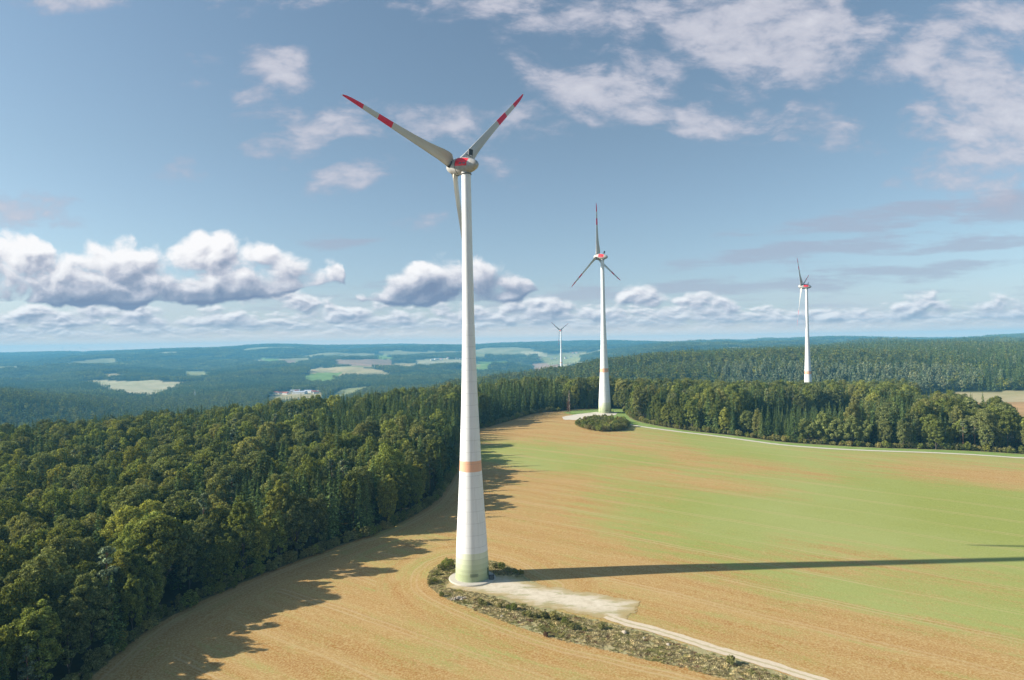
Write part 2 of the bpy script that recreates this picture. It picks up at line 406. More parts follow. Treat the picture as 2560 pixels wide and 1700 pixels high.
PAD2 = [gv(*q) for q in [(1293, 962), (1330, 955), (1375, 950), (1425, 951), (1420, 957), (1385, 961), (1375, 966), (1340, 969), (1300, 968)]]
PAD1 = [gv(*q) for q in [(1030, 1356), (1036, 1340), (1060, 1330), (1110, 1326), (1150, 1326), (1185, 1331), (1215, 1338), (1260, 1350), (1310, 1356), (1350, 1363), (1400, 1372), (1440, 1378), (1474, 1386), (1464, 1402), (1452, 1420), (1430, 1436), (1395, 1428), (1340, 1418), (1280, 1406), (1220, 1395), (1160, 1380), (1110, 1368), (1070, 1360)]]
TRACK = smooth_line([gv(*q) for q in [(1400, 1420), (1440, 1436), (1500, 1450), (1560, 1468), (1640, 1494), (1720, 1517), (1800, 1541), (1885, 1568), (1990, 1600), (2150, 1650)]], 2)
ROUGH = [gv(*q) for q in [(985, 1336), (990, 1318), (1010, 1302), (1040, 1290), (1100, 1284), (1150, 1296), (1185, 1310), (1210, 1330), (1260, 1352), (1200, 1380), (1300, 1412), (1400, 1434), (1500, 1458), (1600, 1490), (1700, 1518), (1800, 1550), (1870, 1575), (2000, 1620), (2080, 1660), (1960, 1660), (1820, 1610), (1700, 1572), (1640, 1558), (1560, 1536), (1480, 1520), (1400, 1500), (1320, 1484), (1250, 1464), (1180, 1440), (1110, 1414), (1050, 1390), (1010, 1370), (988, 1352)]]
ISLE = [gv(*q) for q in [(1330, 984), (1345, 990), (1380, 996), (1420, 996), (1448, 990), (1450, 980), (1440, 972), (1400, 968), (1350, 970), (1332, 976)]]
# meadows and fields seen far off: (polygon in view pixels, albedo)
TAN, PALE, GRN, PINK, OLV = (.40, .34, .19), (.46, .42, .27), (.20, .30, .08), (.36, .24, .17), (.30, .31, .14)
FARF = [([(190, 880), (215, 876), (370, 876), (378, 882), (450, 880), (495, 882), (420, 884), (385, 893), (352, 904), (335, 907), (300, 902), (260, 893), (210, 886)], PALE),
        ([(708, 852), (740, 845), (790, 848), (860, 850), (910, 856), (850, 858), (780, 858), (740, 862), (715, 862)], TAN),
        ([(700, 866), (790, 858), (770, 872), (740, 877), (710, 875)], GRN),
        ([(740, 912), (790, 897), (858, 890), (850, 900), (800, 908), (750, 918)], OLV),
        ([(600, 914), (640, 903), (700, 902), (740, 904), (745, 914), (640, 918)], TAN),
        ([(770, 830), (830, 829), (900, 828), (905, 833), (840, 837), (780, 835)], PINK),
        ([(650, 830), (680, 829), (690, 834), (664, 836)], PINK), ([(600, 826), (630, 825), (645, 829), (615, 831)], GRN),
        ([(960, 830), (1010, 826), (1065, 828), (1065, 835), (1010, 836), (965, 836)], PALE), ([(910, 838), (960, 836), (955, 841), (915, 842)], TAN),
        ([(1060, 846), (1100, 832), (1170, 834), (1172, 840), (1120, 848)], GRN), ([(1050, 840), (1085, 836), (1110, 842), (1070, 848)], OLV),
        ([(1240, 822), (1275, 818), (1310, 818), (1345, 822), (1330, 830), (1250, 831)], OLV), ([(1200, 812), (1240, 811), (1262, 816), (1215, 819)], PALE),
        ([(1227, 839), (1262, 838), (1290, 842), (1280, 846), (1230, 846)], PINK), ([(1290, 836), (1340, 834), (1352, 838), (1295, 842)], PALE),
        ([(1090, 815), (1120, 816), (1118, 819), (1092, 818)], OLV), ([(860, 818), (890, 817), (905, 821), (870, 822)], GRN),
        ([(240, 862), (275, 861), (280, 864), (245, 864)], TAN), ([(420, 856), (470, 855), (480, 860), (430, 861)], OLV)]
FARF = [(np.array([gv(*q, up=(21 if q[1] > sum(v[1] for v in p) / len(p) + .5 else 0)) for q in p]), c) for p, c in FARF]
CLEAR = np.array([gv(*q, up=0) for q in [(2110, 916), (2160, 908), (2250, 903), (2361, 902)]] + [(760, 930), (760, 560), (560, 560)] + [gv(*q, up=18) for q in [(2361, 967), (2290, 940), (2200, 927), (2110, 919)]])
CLEAR_F = np.array([gv(*q) for q in [(2220, 930), (2361, 926)]] + [(760, 720), (760, 560), (560, 560)] + [gv(*q, up=18) for q in [(2361, 967), (2290, 941)]])

# direction of the drilled rows
RD = np.array([.82, -.572]); RN = np.array([.572, .82])
GREENPTS = [(1250,1060,1),(1400,1080,1),(1500,1120,1),(1700,1100,1),(1900,1130,1),(2100,1150,1),(2300,1180,1),(1600,1180,1),(1850,1200,1),(2100,1230,1),(2340,1260,1),(1700,1250,1),
    (1560,1240,.9),(1500,1180,.7),(1900,1290,.9),(2100,1340,1),(2250,1400,1),(2340,1440,.9),(1800,1330,.9),(2000,1380,.9),(1950,1040,.8),(2000,1060,.9),(2200,1065,.6),(1750,1045,.8),(1230,1035,.8),
    (1850,1075,.9),(1650,1140,1),(2340,1340,1),(1480,1060,.9),(1200,1010,.0),(1300,1018,.15),(1400,1010,.1),(1500,1030,.5),(1360,1040,.8),(1450,1040,.7),(1620,1030,.8),(1850,1050,1),(1600,1060,.1),(1700,1075,.0),(1650,1068,.0),(1540,1045,.3),(1150,990,0),(1500,1095,-.2),(1600,1105,-.2),(1550,1100,-.2),
    (1350,1110,.15),(1450,1120,.35),(1280,1150,0),(1400,1200,.1),(1300,1250,0),(1200,1200,.1),(1300,1130,.1),(1250,1290,.0),(1450,1270,.15),(1350,1330,.0),(1480,1330,.1),(1600,1340,.2),(1650,1380,0),
    (1800,1420,.1),(1950,1460,.1),(2100,1500,.05),(2300,1540,0),(1700,1470,.05),(1900,1530,.0),(1600,1450,.55),(1540,1420,.45),(2080,1066,.3),(2150,1075,-.1),(2250,1092,-.3),(2350,1110,-.2),(2120,1090,.2),(2050,1300,-.1),(1950,1318,-.3),(2120,1315,.0),(1880,1310,0),(2200,1310,.9),
    (1000,1270,.3),(900,1260,.4),(800,1320,0),(700,1400,0),(600,1470,.1),(900,1400,.2),(1000,1480,.1),(1100,1520,.35),(1190,1540,.6),(1060,1495,.5),(1300,1540,0),(1400,1540,0),(950,1330,.3),(1030,1235,.2),
    (1200,1065,.9),(1180,1090,0),(760,1520,.1),(300,1560,.1),(2200,1180,1),(1420,1300,.1),(1560,1290,.5),(1600,1210,1),(2300,1130,.9),(1400,1050,.4),(1300,1045,.7),(1120,1020,.3),(1130,1090,.1),(2340,1480,.3)]
GPT = np.array([(*gv(a, b), c * 1.3 if c > .55 else c) for a, b, c in GREENPTS])

# ------------------------------------------------------------------ the land: one sheet to the horizon
def make_ground():
    fine = np.radians(np.arange(-44, 44.01, .125)); rest = np.radians(np.arange(46, 314, 3.0))
    az = np.concatenate([fine, rest]); na = len(az)
    r = [2.0, 10, 25, 45, 65]
    while r[-1] < 12600: r.append(r[-1] * (1.0085 if r[-1] < 700 else 1.0125))
    r = np.array(r); nr = len(r)
    R, A = np.meshgrid(r, az, indexing='ij'); X = (R * np.sin(A)).ravel(); Y = (R * np.cos(A)).ravel()
    Z = hgt(X, Y)
    i = np.arange(nr - 1)[:, None] * na; j = np.arange(na)[None]; j2 = (j + 1) % na
    Qd = np.stack([i + j, i + j2, i + na + j2, i + na + j], -1).reshape(-1, 4)
    cen = len(X); V = np.vstack([np.stack([X, Y, Z], 1), [[0, 0, H(0, 0)]]])
    tri = np.stack([np.full(na, cen), np.arange(na)[::-1], (np.arange(na)[::-1] - 1) % na], 1)[:, [0, 2, 1]]
    me = np_mesh('ground', V, [Qd, tri[:, ::-1]], smooth=True)
    x, y = V[:, 0], V[:, 1]; rr = np.hypot(x, y)
    near = rr < 1300
    fld = np.full(len(x), 50.0); hl = np.full(len(x), 200.0); hs = np.zeros(len(x)); green = np.zeros(len(x))
    xn, yn = x[near], y[near]
    fld[near] = np.clip(sdist(xn, yn, FIELD), -60, 60)
    d, s = segdist(xn, yn, EDGE_L); hl[near] = d; hs[near] = s
    d2, s2 = segdist(xn, yn, ROUGH, True); k2 = (d2 < 17) & (d2 < d); hl[near] = np.where(k2, d2, hl[near]); hs[near] = np.where(k2, s2, hs[near])
    u = (xn * RD[0] + yn * RD[1]) / 2.6; v = xn * RN[0] + yn * RN[1]
    num = np.zeros(len(xn)); den = np.full(len(xn), 1e-9)
    bw = 5 + np.hypot(xn, yn) * .021
    for px, py, g_ in GPT:
        w = np.exp(-((u - (px * RD[0] + py * RD[1]) / 2.6) ** 2 + (v - (px * RN[0] + py * RN[1])) ** 2) / (2 * bw ** 2)) + 1e-12
        num += w * g_; den += w
    green[near] = num / den
    fattr(me, 'field_sd', fld); fattr(me, 'edge_d', hl); fattr(me, 'edge_s', hs); fattr(me, 'green', green)
    # colour of the far land: woodland floor, meadows, ploughed fields
    wood = np.array([.035, .045, .022])
    c = np.tile(wood, (len(x), 1)); m = np.zeros(len(x))
    far = rr > 1000
    for P, col in FARF + [(CLEAR, (.38, .33, .20)), (CLEAR_F, (.40, .26, .13))]:
        k = inpoly(x, y, P); c[k] = col; m[k] = 1
    # scattered small fields in the far country
    k = (rr > 4300) & (m == 0); n1 = fbm(x[k] / 700, y[k] / 700, 31, 3)
    f = n1 > .645; cc = c[k]; cc[f] = (.30, .29, .15); c[k] = cc; mm = m[k]; mm[f] = 1; m[k] = mm
    cattr(me, 'land', c)
    me.materials.append(MAT['ground'])
    return tag(obj('ground', me), kind='structure')
def far_open(x, y):
    """True where the land is open (no wood)"""
    o = np.zeros(x.shape, bool)
    for P, _ in FARF + [(CLEAR, 0)]: o |= inpoly(x, y, P)
    r = np.hypot(x, y)
    return o | ((r > 4300) & (fbm(x / 700, y / 700, 31, 3) > .645))

MAT = {}
def mat(name):
    m = bpy.data.materials.new(name); m.use_nodes = True; g = NT(m.node_tree); g.n.clear(); MAT[name] = m
    out = g.node('ShaderNodeOutputMaterial'); return g, out
def bsdf(g, out, col, rough=.8, spec=.2, normal=None, metal=0.0):
    b = g.node('ShaderNodeBsdfPrincipled')
    g.put(b.inputs['Base Color'], (*col, 1.0) if isinstance(col, tuple) and len(col) == 3 else col)
    g.put(b.inputs['Roughness'], rough); b.inputs['Specular IOR Level'].default_value = spec; b.inputs['Metallic'].default_value = metal
    if normal is not None: g.put(b.inputs['Normal'], normal)
    g.l.new(b.outputs[0], out.inputs[0]); return b
def bump(g, h, dist, strength=1.0):
    b = g.node('ShaderNodeBump'); g.put(b.inputs['Height'], h); b.inputs['Distance'].default_value = dist; b.inputs['Strength'].default_value = strength
    return b.outputs[0]

def soil_colour(g, P, rowvec, headland):
    """drilled field: orange-brown soil, paler stripes, thin green seedlings"""
    fine = g.noise(P, 1.9, 5, .7)
    med = g.noise(P, .16, 5, .6)
    st1 = g.noise(rowvec, .16, 5, .62)          # wide stripes of the drill
    st2 = g.noise(rowvec, .9, 4, .6)
    s = g.m('ADD', g.m('MULTIPLY', st1, .6), g.m('MULTIPLY', st2, .4))
    soil = g.mix(g.mr(s, .40, .60), (.325, .158, .044), (.42, .268, .110))
    soil = g.mix(g.mr(med, .35, .7, 0, .45), soil, (.39, .215, .062))
    soil = g.mix(g.mr(fine, .42, .62, 0, .75), soil, (.55, .41, .19))
    return soil, s, fine, med

def make_ground_mats():
    g, out = mat('ground')
    geo = g.node('ShaderNodeNewGeometry'); P = geo.outputs['Position']
    x, y, z = g.sep(P)
    u = g.m('ADD', g.m('MULTIPLY', x, float(RD[0])), g.m('MULTIPLY', y, float(RD[1])))
    v = g.m('ADD', g.m('MULTIPLY', x, float(RN[0])), g.m('MULTIPLY', y, float(RN[1])))
    ed, es = g.attr('edge_d'), g.attr('edge_s')
    wob = g.m('MULTIPLY', g.m('SUBTRACT', g.noise(P, .035, 2, .5), .5), 3.0)
    rowA = g.xyz(g.m('MULTIPLY', u, .035), g.m('ADD', v, wob))
    rowB = g.xyz(g.m('MULTIPLY', es, .035), g.m('ADD', ed, 300.0))
    hl = g.mr(g.m('MULTIPLY_ADD', g.noise(P, .05, 2), 3.0, ed), 16, 18.5)
    row = g.node('ShaderNodeMix', data_type='VECTOR'); g.put(row.inputs[0], hl); g.put(row.inputs[4], rowB); g.put(row.inputs[5], rowA)
    row = row.outputs[1]
    soil, s, fine, med = soil_colour(g, P, row, hl)
    # seedlings
    gn = g.attr('green')
    rs = g.noise(g.vm('MULTIPLY', row, (1, .22, 1)), 1.0, 5, .62)
    amt = g.m('ADD', g.m('ADD', gn, g.m('MULTIPLY', g.m('SUBTRACT', rs, .5), 1.7)), g.m('MULTIPLY', g.m('SUBTRACT', s, .5), 1.1))
    amt = g.m('ADD', amt, g.m('MULTIPLY', g.m('SUBTRACT', g.noise(P, .035, 5, .6), .5), 1.0))
    spk = g.noise(P, 2.6, 3, .75)
    cover = g.mr(g.m('ADD', amt, g.m('MULTIPLY', g.m('SUBTRACT', spk, .5), 2.2)), .10, 1.0, 0, .88, True)
    grn = g.mix(g.mr(fine, .3, .7), (.20, .265, .045), (.32, .365, .11))
    grn = g.mix(g.mr(g.noise(P, .012, 3), .35, .65), grn, g.mix(.5, grn, (.36, .40, .16)))
    fcol = g.mix(cover, soil, grn)
    # wheel marks of the sprayer
    tr = g.m('ABSOLUTE', g.m('SUBTRACT', g.m('FRACT', g.m('MULTIPLY', g.sep(row)[1], 1 / 21.0)), .5))
    tw = g.m('MULTIPLY', g.mr(g.m('ABSOLUTE', g.m('SUBTRACT', tr, .045)), .010, .024, .6, 0), g.mr(g.noise(row, .2, 3), .35, .6))
    fcol = g.mix(tw, fcol, (.50, .36, .19))
    land = g.attr('land', 'Color')
    lf = g.noise(P, .006, 8, .7)
    land = g.mix(1.0, land, g.mix(g.mr(lf, .35, .65), (.70, .76, .62), (1.25, 1.18, 1.15)), 'MULTIPLY')
    fsd = g.m('ADD', g.attr('field_sd'), g.m('MULTIPLY', g.m('SUBTRACT', g.noise(P, .4, 4), .5), 2.2))
    floor = g.mix(g.noise(P, .5, 4), (.030, .026, .014), (.075, .07, .03))
    rim = g.mix(g.noise(P, .9, 3), (.12, .12, .05), (.30, .25, .12))
    inner = g.mix(g.mr(fsd, -.7, -.2), fcol, rim)
    near = g.mix(g.mr(fsd, .8, 1.6), inner, floor)
    c = g.mix(g.mr(g.attr('field_sd'), 46, 49), near, land)
    hgtm = g.m('ADD', g.m('MULTIPLY', s, .12), g.m('MULTIPLY', spk, .10))
    bsdf(g, out, c, .95, .05, bump(g, hgtm, .6, .55))

    g, out = mat('gravel')
    P = g.node('ShaderNodeNewGeometry').outputs['Position']
    n = g.noise(P, .35, 6, .7); f = g.noise(P, 4.0, 4, .7)
    c = g.mix(g.mr(n, .35, .68), (.68, .60, .47), (.50, .42, .29))
    c = g.mix(g.mr(f, .4, .8, 0, .5), c, (.72, .65, .55))
    gs = g.noise(g.map(P, rot=(0, 0, radians(34)), sc=(.25, 1, 1)), .6, 6, .7)
    c = g.mix(g.mr(g.m('ADD', gs, g.mr(g.attr('rim'), 0, 7, .16, 0)), .57, .68, 0, .8), c, g.mix(n, (.20, .23, .08), (.40, .34, .18)))
    c = g.mix(g.m('MULTIPLY', g.mr(g.m('ADD', g.attr('rim'), g.m('MULTIPLY', g.m('SUBTRACT', n, .5), 11.0)), .4, 4.6, 1, 0), .95), c, g.mix(f, (.36, .26, .11), (.47, .37, .19)))
    bsdf(g, out, c, .95, .05, bump(g, f, .15, .6))
    g, out = mat('track')
    P = g.node('ShaderNodeNewGeometry').outputs['Position']
    a = g.attr('across')
    n = g.noise(P, .8, 5, .65)
    c = g.mix(n, (.50, .40, .27), (.70, .61, .48))
    mid = g.mr(g.m('ADD', g.m('ABSOLUTE', a), g.m('MULTIPLY', g.m('SUBTRACT', n, .5), .6)), .10, .28, .75, 0)
    c = g.mix(mid, c, (.40, .34, .19))
    bsdf(g, out, c, .95, .05)
    g, out = mat('white_track')
    P = g.node('ShaderNodeNewGeometry').outputs['Position']
    c = g.mix(g.noise(P, .5, 5, .65), (.50, .44, .34), (.72, .67, .58))
    bsdf(g, out, c, .95, .05)
    g, out = mat('lawn')
    P = g.node('ShaderNodeNewGeometry').outputs['Position']
    c = g.mix(g.mr(g.noise(P, .12, 5, .6), .3, .7), (.15, .25, .05), (.27, .34, .11))
    c = g.mix(g.mr(g.noise(P, 1.6, 4, .7), .45, .75, 0, .5), c, (.30, .36, .14))
    bsdf(g, out, c, .95, .05, bump(g, g.noise(P, 2, 4), .3, .6))
    g, out = mat('rough_grass')
    P = g.node('ShaderNodeNewGeometry').outputs['Position']
    c = g.mix(g.mr(g.noise(P, .3, 6, .7), .35, .65), (.42, .34, .18), (.24, .25, .10))
    c = g.mix(g.mr(g.noise(P, 2.5, 4, .7), .4, .75, 0, .6), c, (.52, .45, .27))
    bsdf(g, out, c, .95, .05, bump(g, g.noise(P, 2.5, 5), .4, .8))

def sheet(name, P, cell, lift, m, kind='structure', ragged=0.0, seed=3, extra=None):
    """a sheet draped on the land inside a plan polygon, with a slightly ragged rim"""
    P = np.asarray(P, float); x0, y0 = P.min(0) - 2; x1, y1 = P.max(0) + 2
    cx = np.arange(x0, x1, cell); cyy = np.arange(y0, y1, cell)
    X, Y = np.meshgrid(cx, cyy, indexing='ij')
    d = sdist(X, Y, P) + ragged * (.55 * (fbm(X / 1.2, Y / 1.2, seed, 4, .6) - .5) + .9 * (fbm(X / 6, Y / 6, seed + 5, 2) - .5)) * 2
    keep = (d[:-1, :-1] < 0) & (d[1:, 1:] < 0)
    n2 = len(cyy); idx = np.arange(len(cx) * n2).reshape(len(cx), n2)
    q = np.stack([idx[:-1, :-1], idx[1:, :-1], idx[1:, 1:], idx[:-1, 1:]], -1)[keep]
    used = np.unique(q); remap = np.full(len(cx) * n2, -1); remap[used] = np.arange(len(used))
    x, y = X.ravel()[used], Y.ravel()[used]
    V = np.stack([x, y, hgt(x, y) + lift], 1)
    me = np_mesh(name, V, remap[q], smooth=True, mats=(MAT[m],)); fattr(me, 'rim', -d.ravel()[used])
    return tag(obj(name, me), kind=kind)
def strip(name, L, width, lift, m, n_across=6, seed=1, rag=.25):
    L = np.asarray(L, float); seg = np.hypot(*np.diff(L, axis=0).T); s = np.concatenate([[0], np.cumsum(seg)])
    t = np.arange(0, s[-1], .8); x = np.interp(t, s, L[:, 0]); y = np.interp(t, s, L[:, 1])
    tx, ty = np.gradient(x), np.gradient(y); l = np.hypot(tx, ty); nx, ny = -ty / l, tx / l
    k = np.linspace(-1, 1, n_across); rows = []
    for i, a in enumerate(k):
        w = width / 2 * a * (1 + (rag * (fbm(t / 2.5, t * 0 + i * 9.0, seed, 4) - .5) * 2 if abs(a) == 1 else 0))
        rows.append(np.stack([x + nx * w, y + ny * w], 1))
    Rw = np.stack(rows, 1); X, Y = Rw[..., 0].ravel(), Rw[..., 1].ravel()
    V = np.stack([X, Y, hgt(X, Y) + lift], 1); idx = np.arange(len(X)).reshape(len(t), n_across)
    q = np.stack([idx[:-1, :-1], idx[:-1, 1:], idx[1:, 1:], idx[1:, :-1]], -1).reshape(-1, 4)[:, ::-1]
    me = np_mesh(name, V, q, smooth=True, mats=(MAT[m],)); fattr(me, 'across', np.tile(k, len(t)))
    return tag(obj(name, me), kind='structure')

make_ground_mats()
ground = make_ground()
sheet('rough_ground', ROUGH, .45, .03, 'rough_grass', ragged=.8)
sheet('gravel_pad', PAD1, .3, .07, 'gravel', ragged=2.0)
strip('gravel_track', TRACK, 3.6, .11, 'track', 9)
sheet('lawn', LAWN, 1.2, .05, 'lawn', ragged=.3)
sheet('lawn', [gv(*q) for q in [(1296, 952), (1330, 946), (1380, 943), (1436, 941), (1450, 962), (1420, 962), (1380, 958), (1330, 958)]], 1.2, .045, 'lawn', ragged=.8)
sheet('gravel_yard', PAD2, .8, .09, 'white_track', ragged=.6)
strip('path', PATH_F, 3.4, .12, 'white_track', 4, rag=.15)

# ------------------------------------------------------------------ wind turbines
def make_turbine_mats():
    g, out = mat('tower_paint')
    P = g.node('ShaderNodeTexCoord').outputs['Object']
    x, y, z = g.sep(P)
    ang = g.m('ARCTAN2', y, x)
    n = g.noise(P, .25, 4, .6)
    base = g.mix(g.mr(n, .3, .7), (.78, .785, .775), (.83, .83, .82))
    # orange ring
    org = g.mix(g.noise(P, 1.5, 3), (.80, .42, .26), (.84, .48, .31))
    inb = g.m('MULTIPLY', g.m('GREATER_THAN', z, 35.7), g.m('LESS_THAN', z, 39.2))
    c = g.mix(inb, base, org)
    # graded green foot, five shades
    for h, col in [(9.4, (.66, .69, .52)), (7.5, (.58, .62, .43)), (5.9, (.51, .56, .36)), (4.3, (.44, .49, .29)), (2.6, (.37, .42, .23))]:
        c = g.mix(g.m('LESS_THAN', z, h), c, col)
    # joints of the concrete rings and vertical seams
    rg = g.m('ABSOLUTE', g.m('SUBTRACT', g.m('FRACT', g.m('MULTIPLY', g.m('ADD', z, .2), 1 / 3.85)), .5))
    j = g.m('MULTIPLY', g.mr(rg, .484, .494), g.m('LESS_THAN', z, 84.5))
    sm = g.m('ABSOLUTE', g.m('SUBTRACT', g.m('FRACT', g.m('ADD', g.m('MULTIPLY', ang, 3 / (2 * pi)), g.m('MULTIPLY', g.m('FLOOR', g.m('MULTIPLY', z, 1 / 3.85)), .37))), .5))
    j2 = g.m('MULTIPLY', g.mr(sm, .4965, .4985), g.m('LESS_THAN', z, 46))
    jj = g.m('MULTIPLY', g.m('MAXIMUM', j, j2), .48)
    c = g.mix(jj, c, (.22, .22, .20))
    stre = g.noise(g.map(P, sc=(1.2, 1.2, .05)), 1.6, 5, .65)
    c = g.mix(g.mr(stre, .52, .78, 0, .38), c, (.42, .41, .37))
    bsdf(g, out, c, .62, .3)
    g, out = mat('blade_paint')
    P = g.node('ShaderNodeTexCoord').outputs['Object']
    x, y, z = g.sep(P)
    n = g.noise(g.map(P, sc=(1, 1, .12)), 1.1, 5, .65)
    c = g.mix(g.mr(n, .35, .75), (.60, .59, .56), (.50, .48, .43))
    yel = g.m('MULTIPLY', g.mr(g.m('ADD', x, g.m('MULTIPLY', n, .5)), .55, 1.6), g.mr(z, 36, 6, 0, .45))
    c = g.mix(yel, c, (.50, .42, .29))
    red = g.mix(g.noise(P, .8, 3), (.74, .012, .05), (.80, .03, .07))
    rd = g.m('ADD', g.m('MULTIPLY', g.m('GREATER_THAN', z, 28.2), g.m('LESS_THAN', z, 33.8)), g.m('MULTIPLY', g.m('GREATER_THAN', z, 39.6), g.m('LESS_THAN', z, 46.95)))
    c = g.mix(rd, c, red)
    bsdf(g, out, c, .42, .35)
    g, out = mat('nacelle_skin')
    P = g.node('ShaderNodeTexCoord').outputs['Object']
    n = g.noise(g.map(P, sc=(.5, 1, 1)), .7, 5, .65)
    c = g.mix(g.mr(n, .35, .72), (.50, .49, .47), (.36, .33, .29))
    drip = g.noise(g.map(P, sc=(1.6, 1.6, .15)), 1.3, 4, .6)
    c = g.mix(g.mr(drip, .55, .75, 0, .5), c, (.27, .23, .17))
    bsdf(g, out, c, .45, .35)
    g, out = mat('red_skin')
    P = g.node('ShaderNodeTexCoord').outputs['Object']
    bsdf(g, out, g.mix(g.noise(P, .8, 3), (.88, .012, .035), (.90, .04, .06)), .42, .35)
    g, out = mat('dark_metal'); bsdf(g, out, (.025, .025, .03), .5, .4)
    g, out = mat('louvre'); bsdf(g, out, (.16, .16, .17), .6, .3)
    g, out = mat('seam'); bsdf(g, out, (.07, .065, .06), .7, .2)
    g, out = mat('concrete'); P = g.node('ShaderNodeNewGeometry').outputs['Position']
    bsdf(g, out, g.mix(g.noise(P, .8, 5, .65), (.44, .40, .33), (.58, .53, .46)), .9, .1)
    g, out = mat('door_green'); bsdf(g, out, (.06, .11, .05), .6, .3)
make_turbine_mats()

def lathe(prof, n=64, axis='Z', cap=True):
    """profile [(along, radius)] turned round an axis"""
    a = np.linspace(0, 2 * pi, n, endpoint=False); V = []
    for h, r in prof:
        c, s = np.cos(a) * r, np.sin(a) * r; hh = np.full(n, h)
        V.append(np.stack([c, s, hh] if axis == 'Z' else [c, hh, s], 1))
    V = np.vstack(V); m = len(prof); i = np.arange(m - 1)[:, None] * n; j = np.arange(n)[None]; k = (j + 1) % n
    Qd = np.stack([i + j, i + k, i + n + k, i + n + j], -1).reshape(-1, 4)
    if axis == 'Y': Qd = Qd[:, ::-1]
    return V, Qd
def box_arr(x0, x1, y0, y1, z0, z1):
    V = np.array([(x, y, z) for z in (z0, z1) for y in (y0, y1) for x in (x0, x1)], float)
    Qd = np.array([(0, 2, 3, 1), (4, 5, 7, 6), (0, 1, 5, 4), (2, 6, 7, 3), (0, 4, 6, 2), (1, 3, 7, 5)])
    return V, Qd
def merge(parts):
    Vs, Qs, o = [], [], 0
    for V, Qd in parts:
        Vs.append(V); Qs.append(Qd + o); o += len(V)
    return np.vstack(Vs), np.vstack(Qs)
def mobj(name, parts, m, parent, smooth=False, loc=(0, 0, 0), rot=(0, 0, 0)):
    V, Qd = merge(parts) if isinstance(parts, list) else parts
    me = np_mesh(name, V, Qd, smooth=smooth, mats=(MAT[m],))
    return obj(name, me, parent, loc, rot)

BLADE_PITCH = 8
TOWER = [(-.6, 5.62), (0, 5.60), (4, 5.46), (9, 5.24), (16, 4.86), (24, 4.36), (30, 4.02), (35.6, 3.72), (45.9, 3.28), (56, 2.86), (65.8, 2.52), (78, 2.20), (84, 2.05), (84.4, 2.0), (92, 1.93), (110, 1.72), (134.6, 1.52)]
def tower_r(z): return float(np.interp(z, [p[0] for p in TOWER], [p[1] for p in TOWER]))
# profile of the egg: distance along the axis from the tower centre (towards the hub is +), radius
EGG_N = [(-5.6, .0), (-5.52, .32), (-5.25, .74), (-4.7, 1.22), (-3.9, 1.70), (-2.8, 2.12), (-1.4, 2.48), (0, 2.70), (1.4, 2.82), (2.55, 2.86)]
EGG_S = [(2.62, 2.86), (3.6, 2.84), (4.6, 2.74), (5.6, 2.55), (6.6, 2.24), (7.5, 1.82), (8.2, 1.32), (8.7, .78), (8.93, .35), (9.0, .0)]
def egg_r(a):
    p = EGG_N + EGG_S; return float(np.interp(a, [q[0] for q in p], [q[1] for q in p]))

def blade_mesh():
    st = [(1.55, 2.5, .95, 0), (2.6, 3.5, .62, -.15), (3.6, 4.25, .42, -.35), (4.8, 4.35, .33, -.45), (7, 4.05, .28, -.42), (10, 3.55, .25, -.3), (14, 3.0, .23, -.2), (19, 2.55, .21, -.12),
          (25, 2.15, .19, -.05), (31, 1.85, .18, 0), (37, 1.58, .17, .0), (41, 1.36, .16, .0), (44, 1.08, .15, -.04), (45.8, .78, .14, -.16), (46.9, .42, .14, -.42), (47.3, .10, .14, -.66)]
    zs = np.array([s[0] for s in st]); zz = np.unique(np.concatenate([zs, np.linspace(1.55, 47.3, 60)]))
    ch = np.interp(zz, zs, [s[1] for s in st]); th = np.interp(zz, zs, [s[2] for s in st]); sw = np.interp(zz, zs, [s[3] for s in st])
    tw = np.interp(zz, [1.5, 5, 14, 30, 47], np.radians([24, 20, 10, 3, 0]))
    n = 14; a = np.linspace(0, 1, n)
    xs = .5 - .5 * np.cos(a * pi)
    yt = 5 * (.2969 * np.sqrt(xs) - .126 * xs - .3516 * xs ** 2 + .2843 * xs ** 3 - .1015 * xs ** 4)
    px = np.concatenate([xs, xs[-2:0:-1]]); py = np.concatenate([yt, -yt[-2:0:-1] * .7])
    V = []
    for c, t, s, w, z in zip(ch, th, sw, tw, zz):
        le = -1.25 + .35 * min(1, max(0, (z - 1.55) / 6)); X = px * c + le; Y = py * c * t; w = -w
        V.append(np.stack([X * cos(w) - Y * sin(w), X * sin(w) + Y * cos(w) + .55 * (z / 47) ** 2 * 0, np.full(len(X), z)], 1))
    m = len(px); V = np.vstack(V); i = np.arange(len(zz) - 1)[:, None] * m; j = np.arange(m)[None]; k = (j + 1) % m
    Qd = np.stack([i + j, i + k, i + m + k, i + m + j], -1).reshape(-1, 4)
    return np_mesh('blade', V, Qd, smooth=True, mats=(MAT['blade_paint'],))

def patch_on_egg(a0, a1, t0, t1, off, na=10, nt=10, taper=0.0):
    """a curved panel lying on the egg: a along the axis, t the angle from the horizontal side (degrees up)"""
    V = []
    for i in range(na):
        a = a0 + (a1 - a0) * i / (na - 1)
        for j in range(nt):
            f = j / (nt - 1); lo = t0 + taper * (i / (na - 1)); t = radians(lo + (t1 - lo) * f); r = egg_r(a) + off
            V.append((r * cos(t), a, r * sin(t)))
    idx = np.arange(na * nt).reshape(na, nt)
    Qd = np.stack([idx[:-1, :-1], idx[:-1, 1:], idx[1:, 1:], idx[1:, :-1]], -1).reshape(-1, 4)
    return np.array(V), Qd

